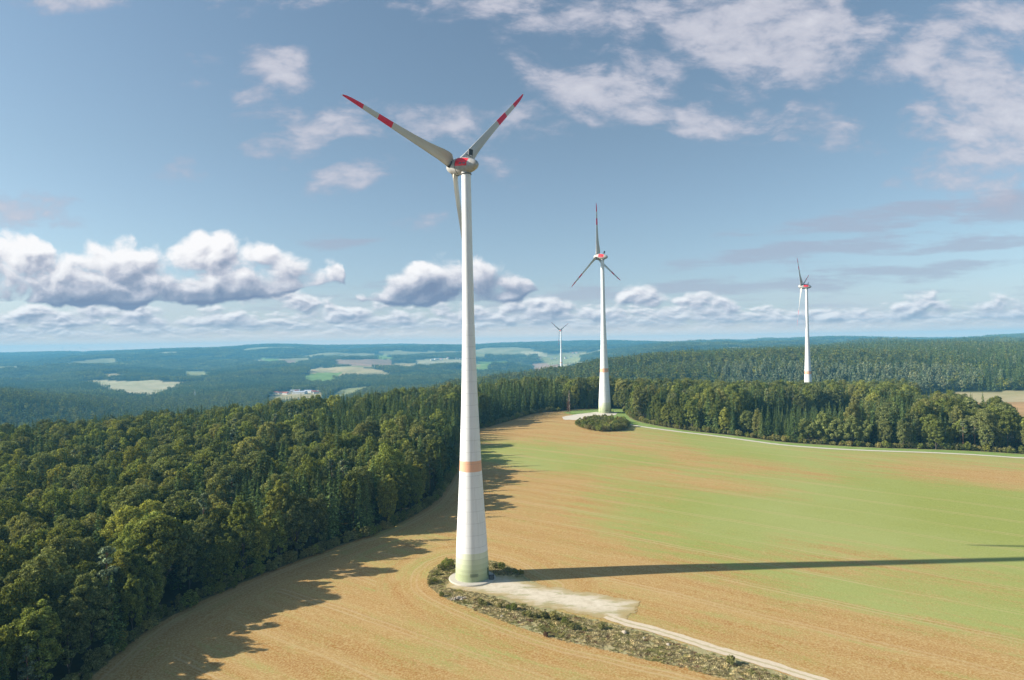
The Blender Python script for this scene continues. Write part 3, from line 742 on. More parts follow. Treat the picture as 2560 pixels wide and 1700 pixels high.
def make_turbine(label):
    root = bpy.data.objects.new('wind_turbine', None); COL.objects.link(root)
    tag(root, label, 'wind turbine', 'white wind turbines with red banded blades')
    prof = []
    for i in range(len(TOWER) - 1):
        (a, r0), (b, r1) = TOWER[i], TOWER[i + 1]
        for t in np.linspace(0, 1, 4)[:-1]: prof.append((a + (b - a) * t, r0 + (r1 - r0) * t))
    prof.append(TOWER[-1])
    mobj('tower', lathe(prof, 96), 'tower_paint', root, True)
    f = mobj('foundation', [lathe([(-1.2, 7.9), (.16, 7.8), (.30, 7.6), (.34, 5.4)], 72)], 'concrete', root, False)
    # louvred vent low on the tower, door on the lee side
    def on_tower(az, z0, z1, half, off, n=6):
        V = []
        for zi in (z0, z1):
            r = tower_r(zi) + off
            for k in range(n):
                t = radians(az) + half * (2 * k / (n - 1) - 1) / r; V.append((r * cos(t), r * sin(t), zi))
        Qd = np.array([(k, k + 1, n + k + 1, n + k) for k in range(n - 1)]); return np.array(V), Qd
    v = mobj('vent', [on_tower(-80, 2.0 + .26 * k, 2.0 + .26 * k + .2, 1.35, .06 if k % 2 else .03) for k in range(4)], 'door_vent', root, False)
    d = mobj('door', [on_tower(-16, 1.4, 3.9, .65, .06)], 'door_green', root, False)
    mobj('door_steps', [box_arr(5.5, 7.3, -.6 - 1.5, .6 - 1.5, 1.2, 1.32), box_arr(5.6, 5.75, -2.1, -1.95, .3, 1.2), box_arr(7.1, 7.25, -2.1, -1.95, .3, 2.3), box_arr(7.1, 7.25, -1.05, -.9, .3, 2.3)] + [box_arr(5.7, 7.2, -2.1 - .3 * k, -1.8 - .3 * k, 1.2 - .22 * (k + 1), 1.26 - .22 * (k + 1)) for k in range(4)], 'dark_metal', root, False)
    # nacelle group turns with the yaw; built with the axis along +Y
    TL = radians(5)
    yawn = {}
    def part(name, data, m, smooth=True, parent=None):
        return mobj(name, data, m, parent or root, smooth)
    nac = part('nacelle', lathe(EGG_N, 56, 'Y'), 'nacelle_skin')
    nac.location = (0, 0, 137.3)
    rp = mobj('red_panel', patch_on_egg(-2.4, 2.45, -12, 58, .035, 16, 14, 3), 'red_skin', nac, True)
    rp2 = mobj('red_panel', (lambda V, Qd: (V * [-1, 1, 1], Qd[:, ::-1]))(*patch_on_egg(-2.4, 2.45, -12, 58, .035, 16, 14, 3)), 'red_skin', nac, True)
    for a0 in (-1.95, -.45):
        for sx in (1, -1):
            V, Qd = patch_on_egg(a0, a0 + 1.05, 2, 13, .07, 4, 4)
            if sx < 0: V = V * [-1, 1, 1]; Qd = Qd[:, ::-1]
            mobj('vent', (V, Qd), 'louvre', nac, False)
    V, Qd = patch_on_egg(-3.25, -2.75, 4, 15, .05, 4, 4); mobj('hatch', (V, Qd), 'dark_metal', nac, False)
    # small maker's marks aft of the hatch: a row of short dark dashes
    mobj('lettering', patch_on_egg(-4.7, -3.6, 6, 9, .045, 6, 3), 'louvre', nac, False)
    mobj('seam_ring', lathe([(2.50, 2.84), (2.50, 2.90), (2.66, 2.90), (2.66, 2.84)], 56, 'Y'), 'seam', nac, False)
    # collar and skirt between the egg and the tower
    mobj('yaw_collar', lathe([(134.35, 1.50), (134.35, 1.72), (134.62, 1.72), (134.66, 1.62), (135.4, 1.70), (136.3, 2.0)], 48), 'nacelle_skin', root, True)
    mobj('yaw_ring', lathe([(134.30, 1.54), (134.30, 1.80), (134.52, 1.80), (134.52, 1.54)], 48), 'seam', root, False)
    # cooler and weather mast on the roof
    top = egg_r(-2.1)
    B = box_arr
    wm = mobj('cooler', [B(-1.0, .9, -2.05, -1.8, top + 1.0, top + 2.9)], 'dark_metal', nac, False)
    mobj('cooler_frame', [B(-.95, -.82, -2.0, -1.86, top - .4, top + 1.0), B(.72, .85, -2.0, -1.86, top - .4, top + 1.0), B(-.95, .85, -2.0, -1.9, top + .45, top + .57),
                  B(-.95, -.84, -.9, -.8, top - .1, top + 1.1), B(.74, .85, -.9, -.8, top - .1, top + 1.1), B(-.95, .85, -.9, -.82, top + .95, top + 1.07), B(.74, .85, -2.0, -.8, top + .95, top + 1.05), B(-.95, -.84, -2.0, -.8, top + .95, top + 1.05),
                  B(-1.9, -.9, -1.55, -1.45, top + .95, top + 1.08), B(-1.9, -1.8, -1.55, -1.45, top + .95, top + 1.6), B(-.2, -.1, -.85, -.75, top, top + 2.1)], 'dark_metal', nac, False)
    hub = mobj('hub', lathe(EGG_S, 56, 'Y'), 'nacelle_skin', root, True)
    hub.location = (0, 0, 137.3)
    bm_ = blade_mesh()
    bl = []
    for k in range(3):
        b = obj('blade', bm_, root)
        col = mobj('root_collar', lathe([(1.3, 1.30), (2.95, 1.26), (3.05, 1.20)], 28), 'seam', b, True)
        bl.append(b)
    return root

def set_turbine(root, yaw, phase, pitch=radians(8)):
    """turn nacelle, hub and blades to the wind; yaw is from +Y towards -X"""
    TL = radians(5)
    Ry = Matrix.Rotation(yaw, 4, 'Z'); Rt = Matrix.Rotation(TL, 4, 'X')
    base = Matrix.Translation((0, 0, 137.3)) @ Ry @ Rt
    k = 0
    for c in root.children:
        n = c.name.split('.')[0]
        if n in ('nacelle', 'hub'): c.matrix_local = base
        if n == 'blade':
            # hub at 5.48 m out; phase clockwise seen from behind (looking along +axis), from straight up
            R = Matrix.Rotation(phase + k * 2 * pi / 3, 4, 'Y')
            c.matrix_local = base @ Matrix.Translation((0, 5.48, 0)) @ R @ Matrix.Rotation(pitch, 4, 'Z'); k += 1
def copy_tree(o, parent=None):
    c = o.copy(); COL.objects.link(c); c.parent = parent
    for ch in list(o.children): copy_tree(ch, c)
    return c
g_, o_ = mat('door_vent'); bsdf(g_, o_, (.24, .27, .17), .7, .2)
TURB = [((-14.43, 227.1, 0.0), 48.65, -74.94, 'huge white wind turbine in the ploughed field, closest of them all, with green graded foot'),
        ((80.73, 600.1, 16.3), 50.9, -7.88, 'white wind turbine beyond the round shrub patch, with one blade pointing straight up'),
        ((342.5, 790.4, 2.4), 57.2, -51.28, 'white wind turbine rising out of the wood on the right, foot hidden by treetops'),
        ((151.9, 2114.6, -17.2), 45.4, -58.8, 'tiny distant wind turbine behind the wooded ridge, between the two largest ones')]
t0_ = make_turbine(TURB[0][3])
turbs = [t0_] + [copy_tree(t0_) for _ in TURB[1:]]
for t_, (loc_, yw_, ph_, lb_) in zip(turbs, TURB):
    t_.location = loc_; t_['label'] = lb_; set_turbine(t_, radians(yw_), radians(ph_ + 1.0), -radians(BLADE_PITCH))

# ------------------------------------------------------------------ trees and shrubs
def make_leaf(name, a, b, hue=.5, trans=.22, br=.25):
    g, out = mat(name)
    oi = g.node('ShaderNodeObjectInfo').outputs['Random']
    P = g.node('ShaderNodeTexCoord').outputs['Object']
    clump = g.noise(P, .9, 2, .6)
    c = g.mix(g.mr(clump, .3, .7), a, b)
    v = g.mr(oi, 0, 1, 1 - br, 1 + br)
    # a few crowns are yellower or browner than the rest
    c = g.mix(g.mr(g.m('FRACT', g.m('MULTIPLY', oi, 7.31)), .62, 1.0, 0, .55), c, hue_shift(a, b))
    c = g.vm('SCALE', c, scale=g.m('MULTIPLY', v, g.attr('tone')))
    d = g.node('ShaderNodeBsdfDiffuse'); g.put(d.inputs[0], c)
    t = g.node('ShaderNodeBsdfTranslucent'); g.put(t.inputs[0], g.vm('MULTIPLY', c, (1.15, 1.1, .6)))
    m = g.node('ShaderNodeMixShader'); m.inputs[0].default_value = trans
    g.l.new(d.outputs[0], m.inputs[1]); g.l.new(t.outputs[0], m.inputs[2]); g.l.new(m.outputs[0], out.inputs[0])
def hue_shift(a, b): return (b[0] * 1.38, b[1] * 1.18, b[2] * .95)
make_leaf('beech_leaves', (.150, .185, .040), (.290, .315, .088), trans=.34, br=.32)
make_leaf('oak_leaves', (.135, .165, .052), (.265, .280, .108), br=.22, trans=.32)
make_leaf('spruce_needles', (.062, .104, .036), (.145, .195, .062), trans=.16, br=.3)
make_leaf('pine_needles', (.13, .17, .10), (.23, .26, .14), trans=.15)
make_leaf('lime_leaves', (.20, .24, .075), (.32, .345, .125), br=.12, trans=.35)
make_leaf('shrub_leaves', (.20, .205, .065), (.33, .31, .125))
make_leaf('dry_weeds', (.34, .28, .14), (.50, .43, .25), br=.3)
make_leaf('brown_leaves', (.14, .075, .05), (.22, .12, .08))
g_, o_ = mat('bark'); bsdf(g_, o_, g_.mix(g_.noise(g_.node('ShaderNodeNewGeometry').outputs['Position'], 2, 3), (.08, .065, .05), (.16, .14, .11)), .9, .1)
g_, o_ = mat('pine_bark'); bsdf(g_, o_, (.23, .13, .08), .9, .1)
g_, o_ = mat('pale_bark'); bsdf(g_, o_, (.42, .34, .28), .9, .1)

def quads(C, N, S, rng, asp=1.0, droop=0.0):
    """square leaf sprays centred at C facing N; a fold across each catches the light"""
    n = len(C); N = N / (np.linalg.norm(N, axis=1, keepdims=True) + 1e-9)
    r = rng.normal(size=(n, 3)); T = np.cross(N, r); T /= np.linalg.norm(T, axis=1, keepdims=True) + 1e-9
    B = np.cross(N, T); S = np.broadcast_to(np.asarray(S, float).reshape(-1, 1), (n, 1))
    k = rng.uniform(.7, 1.25, (n, 4, 1)); fold = N * S * .22
    P = np.stack([C + (-T * asp) * S * .5 * k[:, 0] - fold, C - B * S * .5 * k[:, 1], C + (T * asp) * S * .5 * k[:, 2] - fold, C + B * S * .5 * k[:, 3]], 1)
    return P.reshape(-1, 3), np.arange(4 * n).reshape(n, 4)
def with_tone(me, Qd, seed, lo=.55, hi=1.75):
    """each spray of leaves gets its own lightness"""
    r = np.random.default_rng(seed); t = lo + (hi - lo) * r.random(len(me.vertices) // 4 + 1) ** 1.6
    fattr(me, 'tone', np.repeat(t, 4)[:len(me.vertices)]); return me
def tube(pts, rad, n=6):
    pts = np.asarray(pts, float); V = []
    for i, p in enumerate(pts):
        d = pts[min(i + 1, len(pts) - 1)] - pts[max(i - 1, 0)]; d /= np.linalg.norm(d) + 1e-9
        a = np.cross(d, [.3, .1, 1] if abs(d[2]) < .9 else [1, 0, 0]); a /= np.linalg.norm(a); b = np.cross(d, a)
        t = np.linspace(0, 2 * pi, n, endpoint=False); V.append(p + rad[i] * (np.cos(t)[:, None] * a + np.sin(t)[:, None] * b))
    V = np.vstack(V); m = len(pts); i = np.arange(m - 1)[:, None] * n; j = np.arange(n)[None]; k = (j + 1) % n
    return V, np.stack([i + j, i + k, i + n + k, i + n + j], -1).reshape(-1, 4)

def broadleaf(seed, h=22, cr=5.2, low=.30, nl=26, nq=2600, leaf=.62, flat=1.0):
    """crown of many leafy heads round a dome; returns crown arrays and trunk arrays"""
    rng = np.random.default_rng(seed)
    base = h * low; ch = h - base; cz = base + ch * .52
    # heads spread over the dome with the lower ones smaller
    L = []; ph = rng.uniform(0, 6.28, 4)
    for k in range(nl):
        f = (k + .5) / nl; t = k * 2.39996 + rng.uniform(-.4, .4)
        el = 1 - 1.75 * f; zr = math.copysign(abs(el) ** .9, el); rr = sqrt(max(0, 1 - min(1, abs(el)) ** 2)) ** .8
        R = cr * rng.uniform(.66, .92) * (1 + .17 * sin(2 * t + ph[0]) + .12 * sin(3 * t + ph[1] + 2 * f))
        lr = cr * rng.uniform(.13, .27) * (1 if el > -.2 else .85)
        L.append((rr * cos(t) * R, rr * sin(t) * R, cz + zr * ch * .42 * rng.uniform(.84, 1.10) + ch * .06 * sin(2 * t + ph[2]), lr))
    L.append((0, 0, cz, cr * .62)); L = np.array(L)
    A = L[:, 3] ** 2; A[-1] *= .4
    cnt = np.maximum(8, (A / A.sum() * nq * 1.5).astype(int)); Cs, Ns, Rs = [], [], []
    for (x, y, z, r), c in zip(L, cnt):
        d = rng.normal(size=(c, 3)); d /= np.linalg.norm(d, axis=1, keepdims=True)
        rad = r * (1 - .45 * rng.random(c) ** 2.2)[:, None] * np.array([1, 1, .82 * flat])
        p = np.array([x, y, z]) + d * rad
        # keep sprays that are not deep inside another head
        dd = np.linalg.norm((p[:, None] - L[None, :, :3]) / np.array([1, 1, .82]), axis=2) / L[None, :, 3]
        keep = (dd < .74).sum(1) <= 1
        p, d = p[keep], d[keep]
        out = p - np.array([0, 0, cz - 2]); out /= np.linalg.norm(out, axis=1, keepdims=True)
        nrm = d * .55 + out * .40 + rng.normal(size=p.shape) * .50 + np.array([0, 0, .22])
        Cs.append(p); Ns.append(nrm)
    C = np.vstack(Cs); N = np.vstack(Ns)
    crown = quads(C, N, rng.uniform(leaf * .7, leaf * 1.35, len(C)), rng)
    tp = [tube([(0, 0, -1), (.1, 0, base * .6), (0, .15, base + ch * .35), (.2, .1, base + ch * .62)], [h * .017, h * .014, h * .009, h * .004], 7)]
    for k in range(5):
        t = k * 1.256 + rng.uniform(0, .6); z0 = base * .75 + ch * .08 * k; R = cr * .62
        tp.append(tube([(0, 0, z0), (R * .5 * cos(t), R * .5 * sin(t), z0 + ch * .16), (R * cos(t), R * sin(t), z0 + ch * .36)], [h * .006, h * .004, h * .002], 5))
    return crown, merge(tp)
def spruce(seed, h=25, R=3.4, low=.10, nw=40, nb=9, leaf=.9):
    rng = np.random.default_rng(seed); C, N, S = [], [], []
    for i in range(nw):
        f = i / (nw - 1); z = h * (low + (1 - low) * f ** .93); L = R * (1 - f) ** .82 * (1 if f > .12 else .8) + .12
        m = max(4, int(nb * (1 - f * .45)))
        for b in range(m):
            t = rng.uniform(0, 2 * pi); l = L * rng.uniform(.65, 1.18)
            k = max(1, int(l / (leaf * .62)) + 1)
            for q in range(k):
                s = (q + .7) / k; r = l * s
                zz = z + .25 * r - .13 * r * r / max(L, .6) - .32 * r
                C.append((r * cos(t), r * sin(t), zz + rng.normal() * .08)); N.append((cos(t) * .55 + rng.normal() * .25, sin(t) * .55 + rng.normal() * .25, .75 + rng.normal() * .2))
                S.append(leaf * (1.05 - .45 * f) * rng.uniform(.75, 1.2))
    C.append((0, 0, h)); N.append((1, 0, .2)); S.append(leaf * .8)
    crown = quads(np.array(C), np.array(N), np.array(S), rng, .8)
    return crown, tube([(0, 0, -1), (0, 0, h * .5), (0, 0, h * .98)], [h * .013, h * .008, .02], 6)
def pine(seed, h=23, cr=3.6, nq=1300, leaf=.6):
    rng = np.random.default_rng(seed); L = []
    for k in range(15):
        f = rng.random(); z = h * (.42 + .55 * f); r = cr * (1.05 - .75 * f) * rng.uniform(.35, .9); t = k * 2.4 + rng.uniform(-.5, .5)
        L.append((r * cos(t), r * sin(t), z, cr * rng.uniform(.28, .46) * (1.15 - .5 * f)))
    L.append((0, 0, h * .95, cr * .26)); C, N = [], []
    tot = sum(q[3] ** 2 for q in L)
    for x, y, z, r in L:
        c = int(nq * r * r / tot) + 6; d = rng.normal(size=(c, 3)); d /= np.linalg.norm(d, axis=1, keepdims=True)
        C.append(np.array([x, y, z]) + d * r * np.array([1, 1, .6]) * (1 - .4 * rng.random((c, 1)) ** 2)); N.append(d + rng.normal(size=(c, 3)) * .4 + [0, 0, .35])
    crown = quads(np.vstack(C), np.vstack(N), rng.uniform(leaf * .7, leaf * 1.3, sum(map(len, C))), rng)
    tp = [tube([(0, 0, -1), (.1, 0, h * .5), (-.1, .1, h * .95)], [h * .013, h * .010, .05], 7)]
    for x, y, z, r in L: tp.append(tube([(0, 0, z - r * .8), (x * .9, y * .9, z)], [.14, .05], 4))
    return crown, merge(tp)

PROTO = {}
def proto(kind, i, data, leaf, bark):
    (V, Qd), (V2, Q2) = data
    c = with_tone(np_mesh('crown', V, Qd, mats=(MAT[leaf],)), Qd, i); t = np_mesh('trunk', V2, Q2, smooth=True, mats=(MAT[bark],))
    # the same tree as one mesh for the mass planting
    Vj, Qj = merge([(V, Qd), (V2, Q2)])
    j = np_mesh(kind + '_whole', Vj, Qj, mats=(MAT[leaf], MAT[bark]), midx=np.concatenate([np.zeros(len(Qd)), np.ones(len(Q2))]))
    with_tone(j, Qd, i)
    PROTO.setdefault(kind, []).append((c, t, j, V[:, 2].max(), np.percentile(np.hypot(V[:, 0], V[:, 1]), 90)))
for i in range(6):
    proto('beech', i, broadleaf(100 + i, 21 + (i % 3) * 1.6, 4.9 + .5 * (i % 3), .28, 84, 5600, .46), 'beech_leaves' if i % 2 == 0 else 'oak_leaves', 'bark')
for i in range(4):   # rim trees, leafy to the ground
    proto('rim_beech', i, broadleaf(140 + i, 20 + i * 1.4, 4.7 + .4 * (i % 2), .03, 104, 7400, .46), 'beech_leaves' if i % 2 == 0 else 'oak_leaves', 'bark')
for i in range(5):
    proto('spruce', i, spruce(200 + i, 24 + 1.5 * (i % 3), 3.4 + .35 * (i % 3), .06, 46, 11, .72), 'spruce_needles', 'bark')
for i in range(3):
    proto('pine', i, pine(300 + i, 22 + i, 3.5), 'pine_needles', 'pine_bark')
for i in range(2):
    proto('lime', i, broadleaf(340 + i, 15 + i, 5.4, .02, 90, 6500, .48), 'lime_leaves', 'bark')
for i in range(4):
    proto('shrub', i, broadleaf(400 + i, 3.6 + .5 * i, 2.0 + .25 * i, .0, 26, 1300, .34), 'shrub_leaves' if i < 3 else 'beech_leaves', 'bark')

class Scatter:
    """mass planting: one object whose points carry whole plants"""
    def __init__(s, name, meshes):
        s.name = name; s.col = bpy.data.collections.new(name + '_kinds'); s.n = len(meshes); s.pts = []; s.squash = 1.0
        for i, me in enumerate(meshes):
            o = bpy.data.objects.new('%s_kind_%02d' % (name, i), me); s.col.objects.link(o)
    def add(s, x, y, z, idx, rot, sc): s.pts.append((x, y, z, idx, rot, sc))
    def build(s, label=None, cat=None):
        P = np.array(s.pts, float); me = bpy.data.meshes.new(s.name); me.vertices.add(len(P))
        me.vertices.foreach_set('co', np.ascontiguousarray(P[:, :3], np.float32).ravel())
        a = me.attributes.new('kind_index', 'INT', 'POINT'); a.data.foreach_set('value', P[:, 3].astype(np.int32))
        v = me.attributes.new('turn', 'FLOAT_VECTOR', 'POINT'); R = np.zeros((len(P), 3), np.float32); R[:, 2] = P[:, 4]; v.data.foreach_set('vector', R.ravel())
        v = me.attributes.new('size', 'FLOAT_VECTOR', 'POINT')
        w_ = P[:, 5] * (.84 + .36 * ((P[:, 4] * 7.13) % 1)); S = np.stack([w_, w_, P[:, 5] * s.squash], 1).astype(np.float32); v.data.foreach_set('vector', S.ravel())
        o = bpy.data.objects.new(s.name, me); COL.objects.link(o)
        ng = bpy.data.node_groups.new(s.name + '_planting', 'GeometryNodeTree')
        ng.interface.new_socket('Geometry', in_out='INPUT', socket_type='NodeSocketGeometry'); ng.interface.new_socket('Geometry', in_out='OUTPUT', socket_type='NodeSocketGeometry')
        n, l = ng.nodes, ng.links
        gi, go = n.new('NodeGroupInput'), n.new('NodeGroupOutput')
        ip = n.new('GeometryNodeInstanceOnPoints'); ci = n.new('GeometryNodeCollectionInfo')
        ci.inputs['Collection'].default_value = s.col; ci.inputs['Separate Children'].default_value = True; ci.inputs['Reset Children'].default_value = True
        ip.inputs['Pick Instance'].default_value = True
        def na(nm, typ):
            q = n.new('GeometryNodeInputNamedAttribute'); q.data_type = typ; q.inputs['Name'].default_value = nm; return q.outputs['Attribute']
        l.new(gi.outputs[0], ip.inputs['Points']); l.new(ci.outputs[0], ip.inputs['Instance'])
        l.new(na('kind_index', 'INT'), ip.inputs['Instance Index'])
        e2r = n.new('FunctionNodeEulerToRotation'); l.new(na('turn', 'FLOAT_VECTOR'), e2r.inputs[0]); l.new(e2r.outputs[0], ip.inputs['Rotation'])
        l.new(na('size', 'FLOAT_VECTOR'), ip.inputs['Scale'])
        l.new(ip.outputs[0], go.inputs[0])
        md = o.modifiers.new('planting', 'NODES'); md.node_group = ng
        tag(o, label, cat, kind='stuff'); return o

# ---- where the wood stands near by
def grid_pts(x0, x1, y0, y1, sp, jit, seed):
    rng = np.random.default_rng(seed)
    X, Y = np.meshgrid(np.arange(x0, x1, sp), np.arange(y0, y1, sp), indexing='ij')
    X = X + ((np.arange(X.shape[1]) % 2) * sp / 2)[None]
    return (X + rng.uniform(-jit, jit, X.shape) * sp).ravel(), (Y + rng.uniform(-jit, jit, Y.shape) * sp).ravel()
NX, NY = grid_pts(-560, 780, 20, 1120, 7.0, .36, 5)
rr = np.hypot(NX, NY); az_ = np.degrees(np.arctan2(NX, NY))
fd = np.concatenate([sdist(NX[i:i + 4000], NY[i:i + 4000], FIELD) for i in range(0, len(NX), 4000)])
_, _ = 0, 0
keep = (fd > 1.6) & (rr < 1060) & (np.abs(az_) < 47) & ~far_open(NX, NY)
keep &= ~((NX < 60) & (NX > -560) & (fd > 260) & (NY < 330) & (az_ < -44))
for (lx, ly, lz), *_r in [(t[0], 0) for t in TURB[:3]]: keep &= np.hypot(NX - lx, NY - ly) > (9 if lx != 342.5 else 8)
yard = sdist(NX, NY, PAD2) < 4; keep &= ~yard
keep &= sdist(NX, NY, LAWN) > 1.5
NX, NY, fd = NX[keep], NY[keep], fd[keep]
nz = hgt(NX, NY); rng = np.random.default_rng(77); n_ = len(NX)
spn = fbm(NX / 70, NY / 70, 61, 3); clr = fbm(NX / 160, NY / 160, 71, 2); u1 = rng.random(n_)
de, _s = segdist(NX, NY, EDGE_L); dr, _s = segdist(NX, NY, EDGE_R)
left = (NX < 20) & (NY < 640) & (de < dr)
# share of conifers: more towards the far end of the left wood, patches elsewhere
pc = np.where(left, .16 + .55 * sstep(NY, 260, 420) * sstep(NX, -230, -90) + .55 * (spn > .54), .22 + .65 * (spn > .53))
kinds = np.where(u1 < pc, 1, 0)
kinds = np.where((rng.random(n_) < np.where(left, .09, .12)) & (kinds == 0), 2, kinds)
rim = (fd < 9); kinds = np.where(rim & (kinds == 0), 3, kinds)
limes = [gv(*q) for q in [(1895, 1022), (1925, 1024), (1965, 1028), (1990, 1029), (1720, 1004), (1860, 1020)]]
young = inpoly(NX, NY, [gv(*q, up=8) for q in [(1690, 985), (1800, 990), (1980, 985), (2060, 960), (1960, 945), (1780, 948), (1700, 960)]])
kinds = np.where(young & ~rim, 4, kinds)
no_ = np.zeros(n_, bool)
for lx, ly in limes: no_ |= np.hypot(NX - lx - 2, NY - ly - 3) < 7.5
hs_ = rng.uniform(.76, 1.22, n_)
hs_ = np.where(kinds == 4, rng.uniform(.48, .62, n_), hs_)
hs_ = np.where(rim, hs_ * rng.uniform(.72, 1.05, n_), hs_)
KN = {0: 'beech', 1: 'spruce', 2: 'pine', 3: 'rim_beech', 4: 'spruce'}
hs_ = np.where(rim & ~left & (NX > 240), np.minimum(hs_, .82), hs_)
trees = []
for i in range(n_):
    if no_[i]: continue
    k = int(kinds[i]); kn = KN[k]; trees.append([NX[i], NY[i], nz[i], kn, int(rng.integers(len(PROTO[kn]))), rng.uniform(0, 6.28), hs_[i], 'L' if left[i] else 'R', fd[i]])
for (lx, ly) in limes:
    trees.append([lx + 3, ly + 5, H(lx + 3, ly + 5), 'lime', int(rng.integers(2)), rng.uniform(0, 6.28), rng.uniform(1.0, 1.2), 'R', 3.0])

# ---- which of them show largest in the photograph
T = np.array([[t[0], t[1], t[2], PROTO[t[3]][t[4]][3] * t[6], PROTO[t[3]][t[4]][4] * t[6]] for t in trees])
BW, BH = 512, 340
def z_pick():
    ctrx, ctry, d = proj(T[:, 0], T[:, 1], T[:, 2] + T[:, 3] * .6)
    buf = np.full((BH, BW), -1, int); order = np.argsort(-d)
    for i in order:
        if d[i] < 30: continue
        rx = T[i, 4] * F / d[i] / 5; ry = T[i, 3] * .42 * F / d[i] / 5; cx, cy_ = ctrx[i] / 5, ctry[i] / 5
        if cx + rx < 0 or cx - rx > BW or cy_ - ry > BH: continue
        x0, x1 = int(max(0, cx - rx)), int(min(BW - 1, cx + rx)) + 1; y0, y1 = int(max(0, cy_ - ry)), int(min(BH - 1, cy_ + ry)) + 1
        yy, xx = np.mgrid[y0:y1, x0:x1]
        m = ((xx + .5 - cx) / max(rx, .6)) ** 2 + ((yy + .5 - cy_) / max(ry, .6)) ** 2 < 1
        buf[y0:y1, x0:x1][m] = i
    return np.bincount(buf[buf >= 0], minlength=len(T))
seen = z_pick()
NAME = {'beech': 'deciduous_tree', 'rim_beech': 'deciduous_tree', 'spruce': 'spruce_tree', 'pine': 'pine_tree', 'lime': 'deciduous_tree'}
ORD1 = ['', 'first', 'second', 'third', 'fourth', 'fifth', 'sixth', 'seventh', 'eighth', 'ninth', 'tenth', 'eleventh', 'twelfth', 'thirteenth', 'fourteenth', 'fifteenth', 'sixteenth', 'seventeenth', 'eighteenth', 'nineteenth']
TENS = ['', '', 'twent', 'thirt', 'fort', 'fift', 'sixt', 'sevent', 'eight', 'ninet']
def ordinal(n):
    if n < 20: return ORD1[n]
    if n >= 100: return 'hundredth' if n == 100 else 'hundred-and-' + ordinal(n - 100)
    return TENS[n // 10] + 'ieth' if n % 10 == 0 else TENS[n // 10] + 'y-' + ORD1[n % 10]
chosen = {}
for nm in ('deciduous_tree', 'spruce_tree', 'pine_tree'):
    idx = [i for i in range(len(trees)) if NAME[trees[i][3]] == nm and seen[i] > 0]
    idx.sort(key=lambda i: -seen[i])
    for i in idx[:{'deciduous_tree': 300, 'spruce_tree': 160, 'pine_tree': 60}[nm]]: chosen[i] = nm
KIND_WORD = {'beech': 'broad domed', 'rim_beech': 'bushy low-branched', 'spruce': 'pointed dark', 'pine': 'pale blue-green', 'lime': 'bright yellow-green'}
def tree_label(i):
    t = trees[i]; x, y = t[0], t[1]; px, py, d = proj(np.array([x]), np.array([y]), np.array([t[2] + 12])); px = px[0]; py = py[0]
    return px, py
# left-to-right order inside each wood and kind gives every tree a place of its own
rows = {}
for i in chosen:
    t = trees[i]; px, py = tree_label(i)
    if t[7] == 'L': zone = 'at the field edge of the left wood' if t[8] < 9 else ('in the near corner of the left wood' if py > 1320 else 'in the left wood beside the field' if t[8] < 45 else 'deep in the left wood')
    else: zone = 'along the white path, right wood' if (t[8] < 9 and px > 1560) else ('in the wood behind the shrub patch' if px < 1600 else 'inside the right wood')
    rows.setdefault((KIND_WORD[t[3]], t[3], zone), []).append((px, i))
LAB = {}
for (w, kn, zone), lst in rows.items():
    lst.sort()
    noun = {'spruce': 'spruce', 'pine': 'pine'}.get(kn, 'leafy tree')
    for k, (px, i) in enumerate(lst): LAB[i] = '%s %s %s, %s from the left' % (w, noun, zone, ordinal(k + 1)) if len(lst) > 1 else '%s %s %s' % (w, noun, zone)
GROUPS = {'deciduous_tree': 'leafy trees of the woods round the field', 'spruce_tree': 'spruces of the woods round the field', 'pine_tree': 'pines of the woods round the field'}
mass_kinds = [(k, j) for k in ('beech', 'rim_beech', 'spruce', 'pine', 'lime', 'shrub') for j in range(len(PROTO[k]))]
mass = Scatter('forest', [PROTO[k][j][2] for k, j in mass_kinds]); mi = {kj: n for n, kj in enumerate(mass_kinds)}
for i, t in enumerate(trees):
    if i in chosen:
        nm = chosen[i]; c_, t_, *_q = PROTO[t[3]][t[4]]
        r = bpy.data.objects.new(nm, None); COL.objects.link(r); r.location = (t[0], t[1], t[2]); r.rotation_euler = (0, 0, t[5]); s = t[6]; w_ = s * (.84 + .36 * ((t[5] * 7.13) % 1)); r.scale = (w_, w_, s)
        r.empty_display_size = .5
        tag(r, LAB[i], {'deciduous_tree': 'tree', 'spruce_tree': 'spruce', 'pine_tree': 'pine'}[nm], GROUPS[nm])
        obj('crown', c_, r); obj('trunk', t_, r)
    else:
        mass.add(t[0], t[1], t[2], mi[(t[3], t[4])], t[5], t[6])
# bushes of the wood's rim
rims = Scatter('undergrowth', [PROTO['shrub'][j][2] for j in range(4)])
for L_, s0 in ((EDGE_L, 1), (EDGE_R, 1)):
    L_ = np.asarray(L_); seg = np.hypot(*np.diff(L_, axis=0).T); S = np.concatenate([[0], np.cumsum(seg)])
    for s in np.arange(0, S[-1], 1.7):
        x = np.interp(s, S, L_[:, 0]); y = np.interp(s, S, L_[:, 1]); x += rng.uniform(-1.5, 1.5) + (2.2 if s0 and L_ is EDGE_R else -.5); y += rng.uniform(-1.5, 1.5) + (2.6 if L_ is EDGE_R else .3)
        if L_ is EDGE_L or True:
            rims.add(x, y, H(x, y) - .2, int(rng.integers(4)), rng.uniform(0, 6.28), rng.uniform(.45, 1.0))
rims.build()
mass.build()
print('near trees', len(trees), 'single', len(chosen))

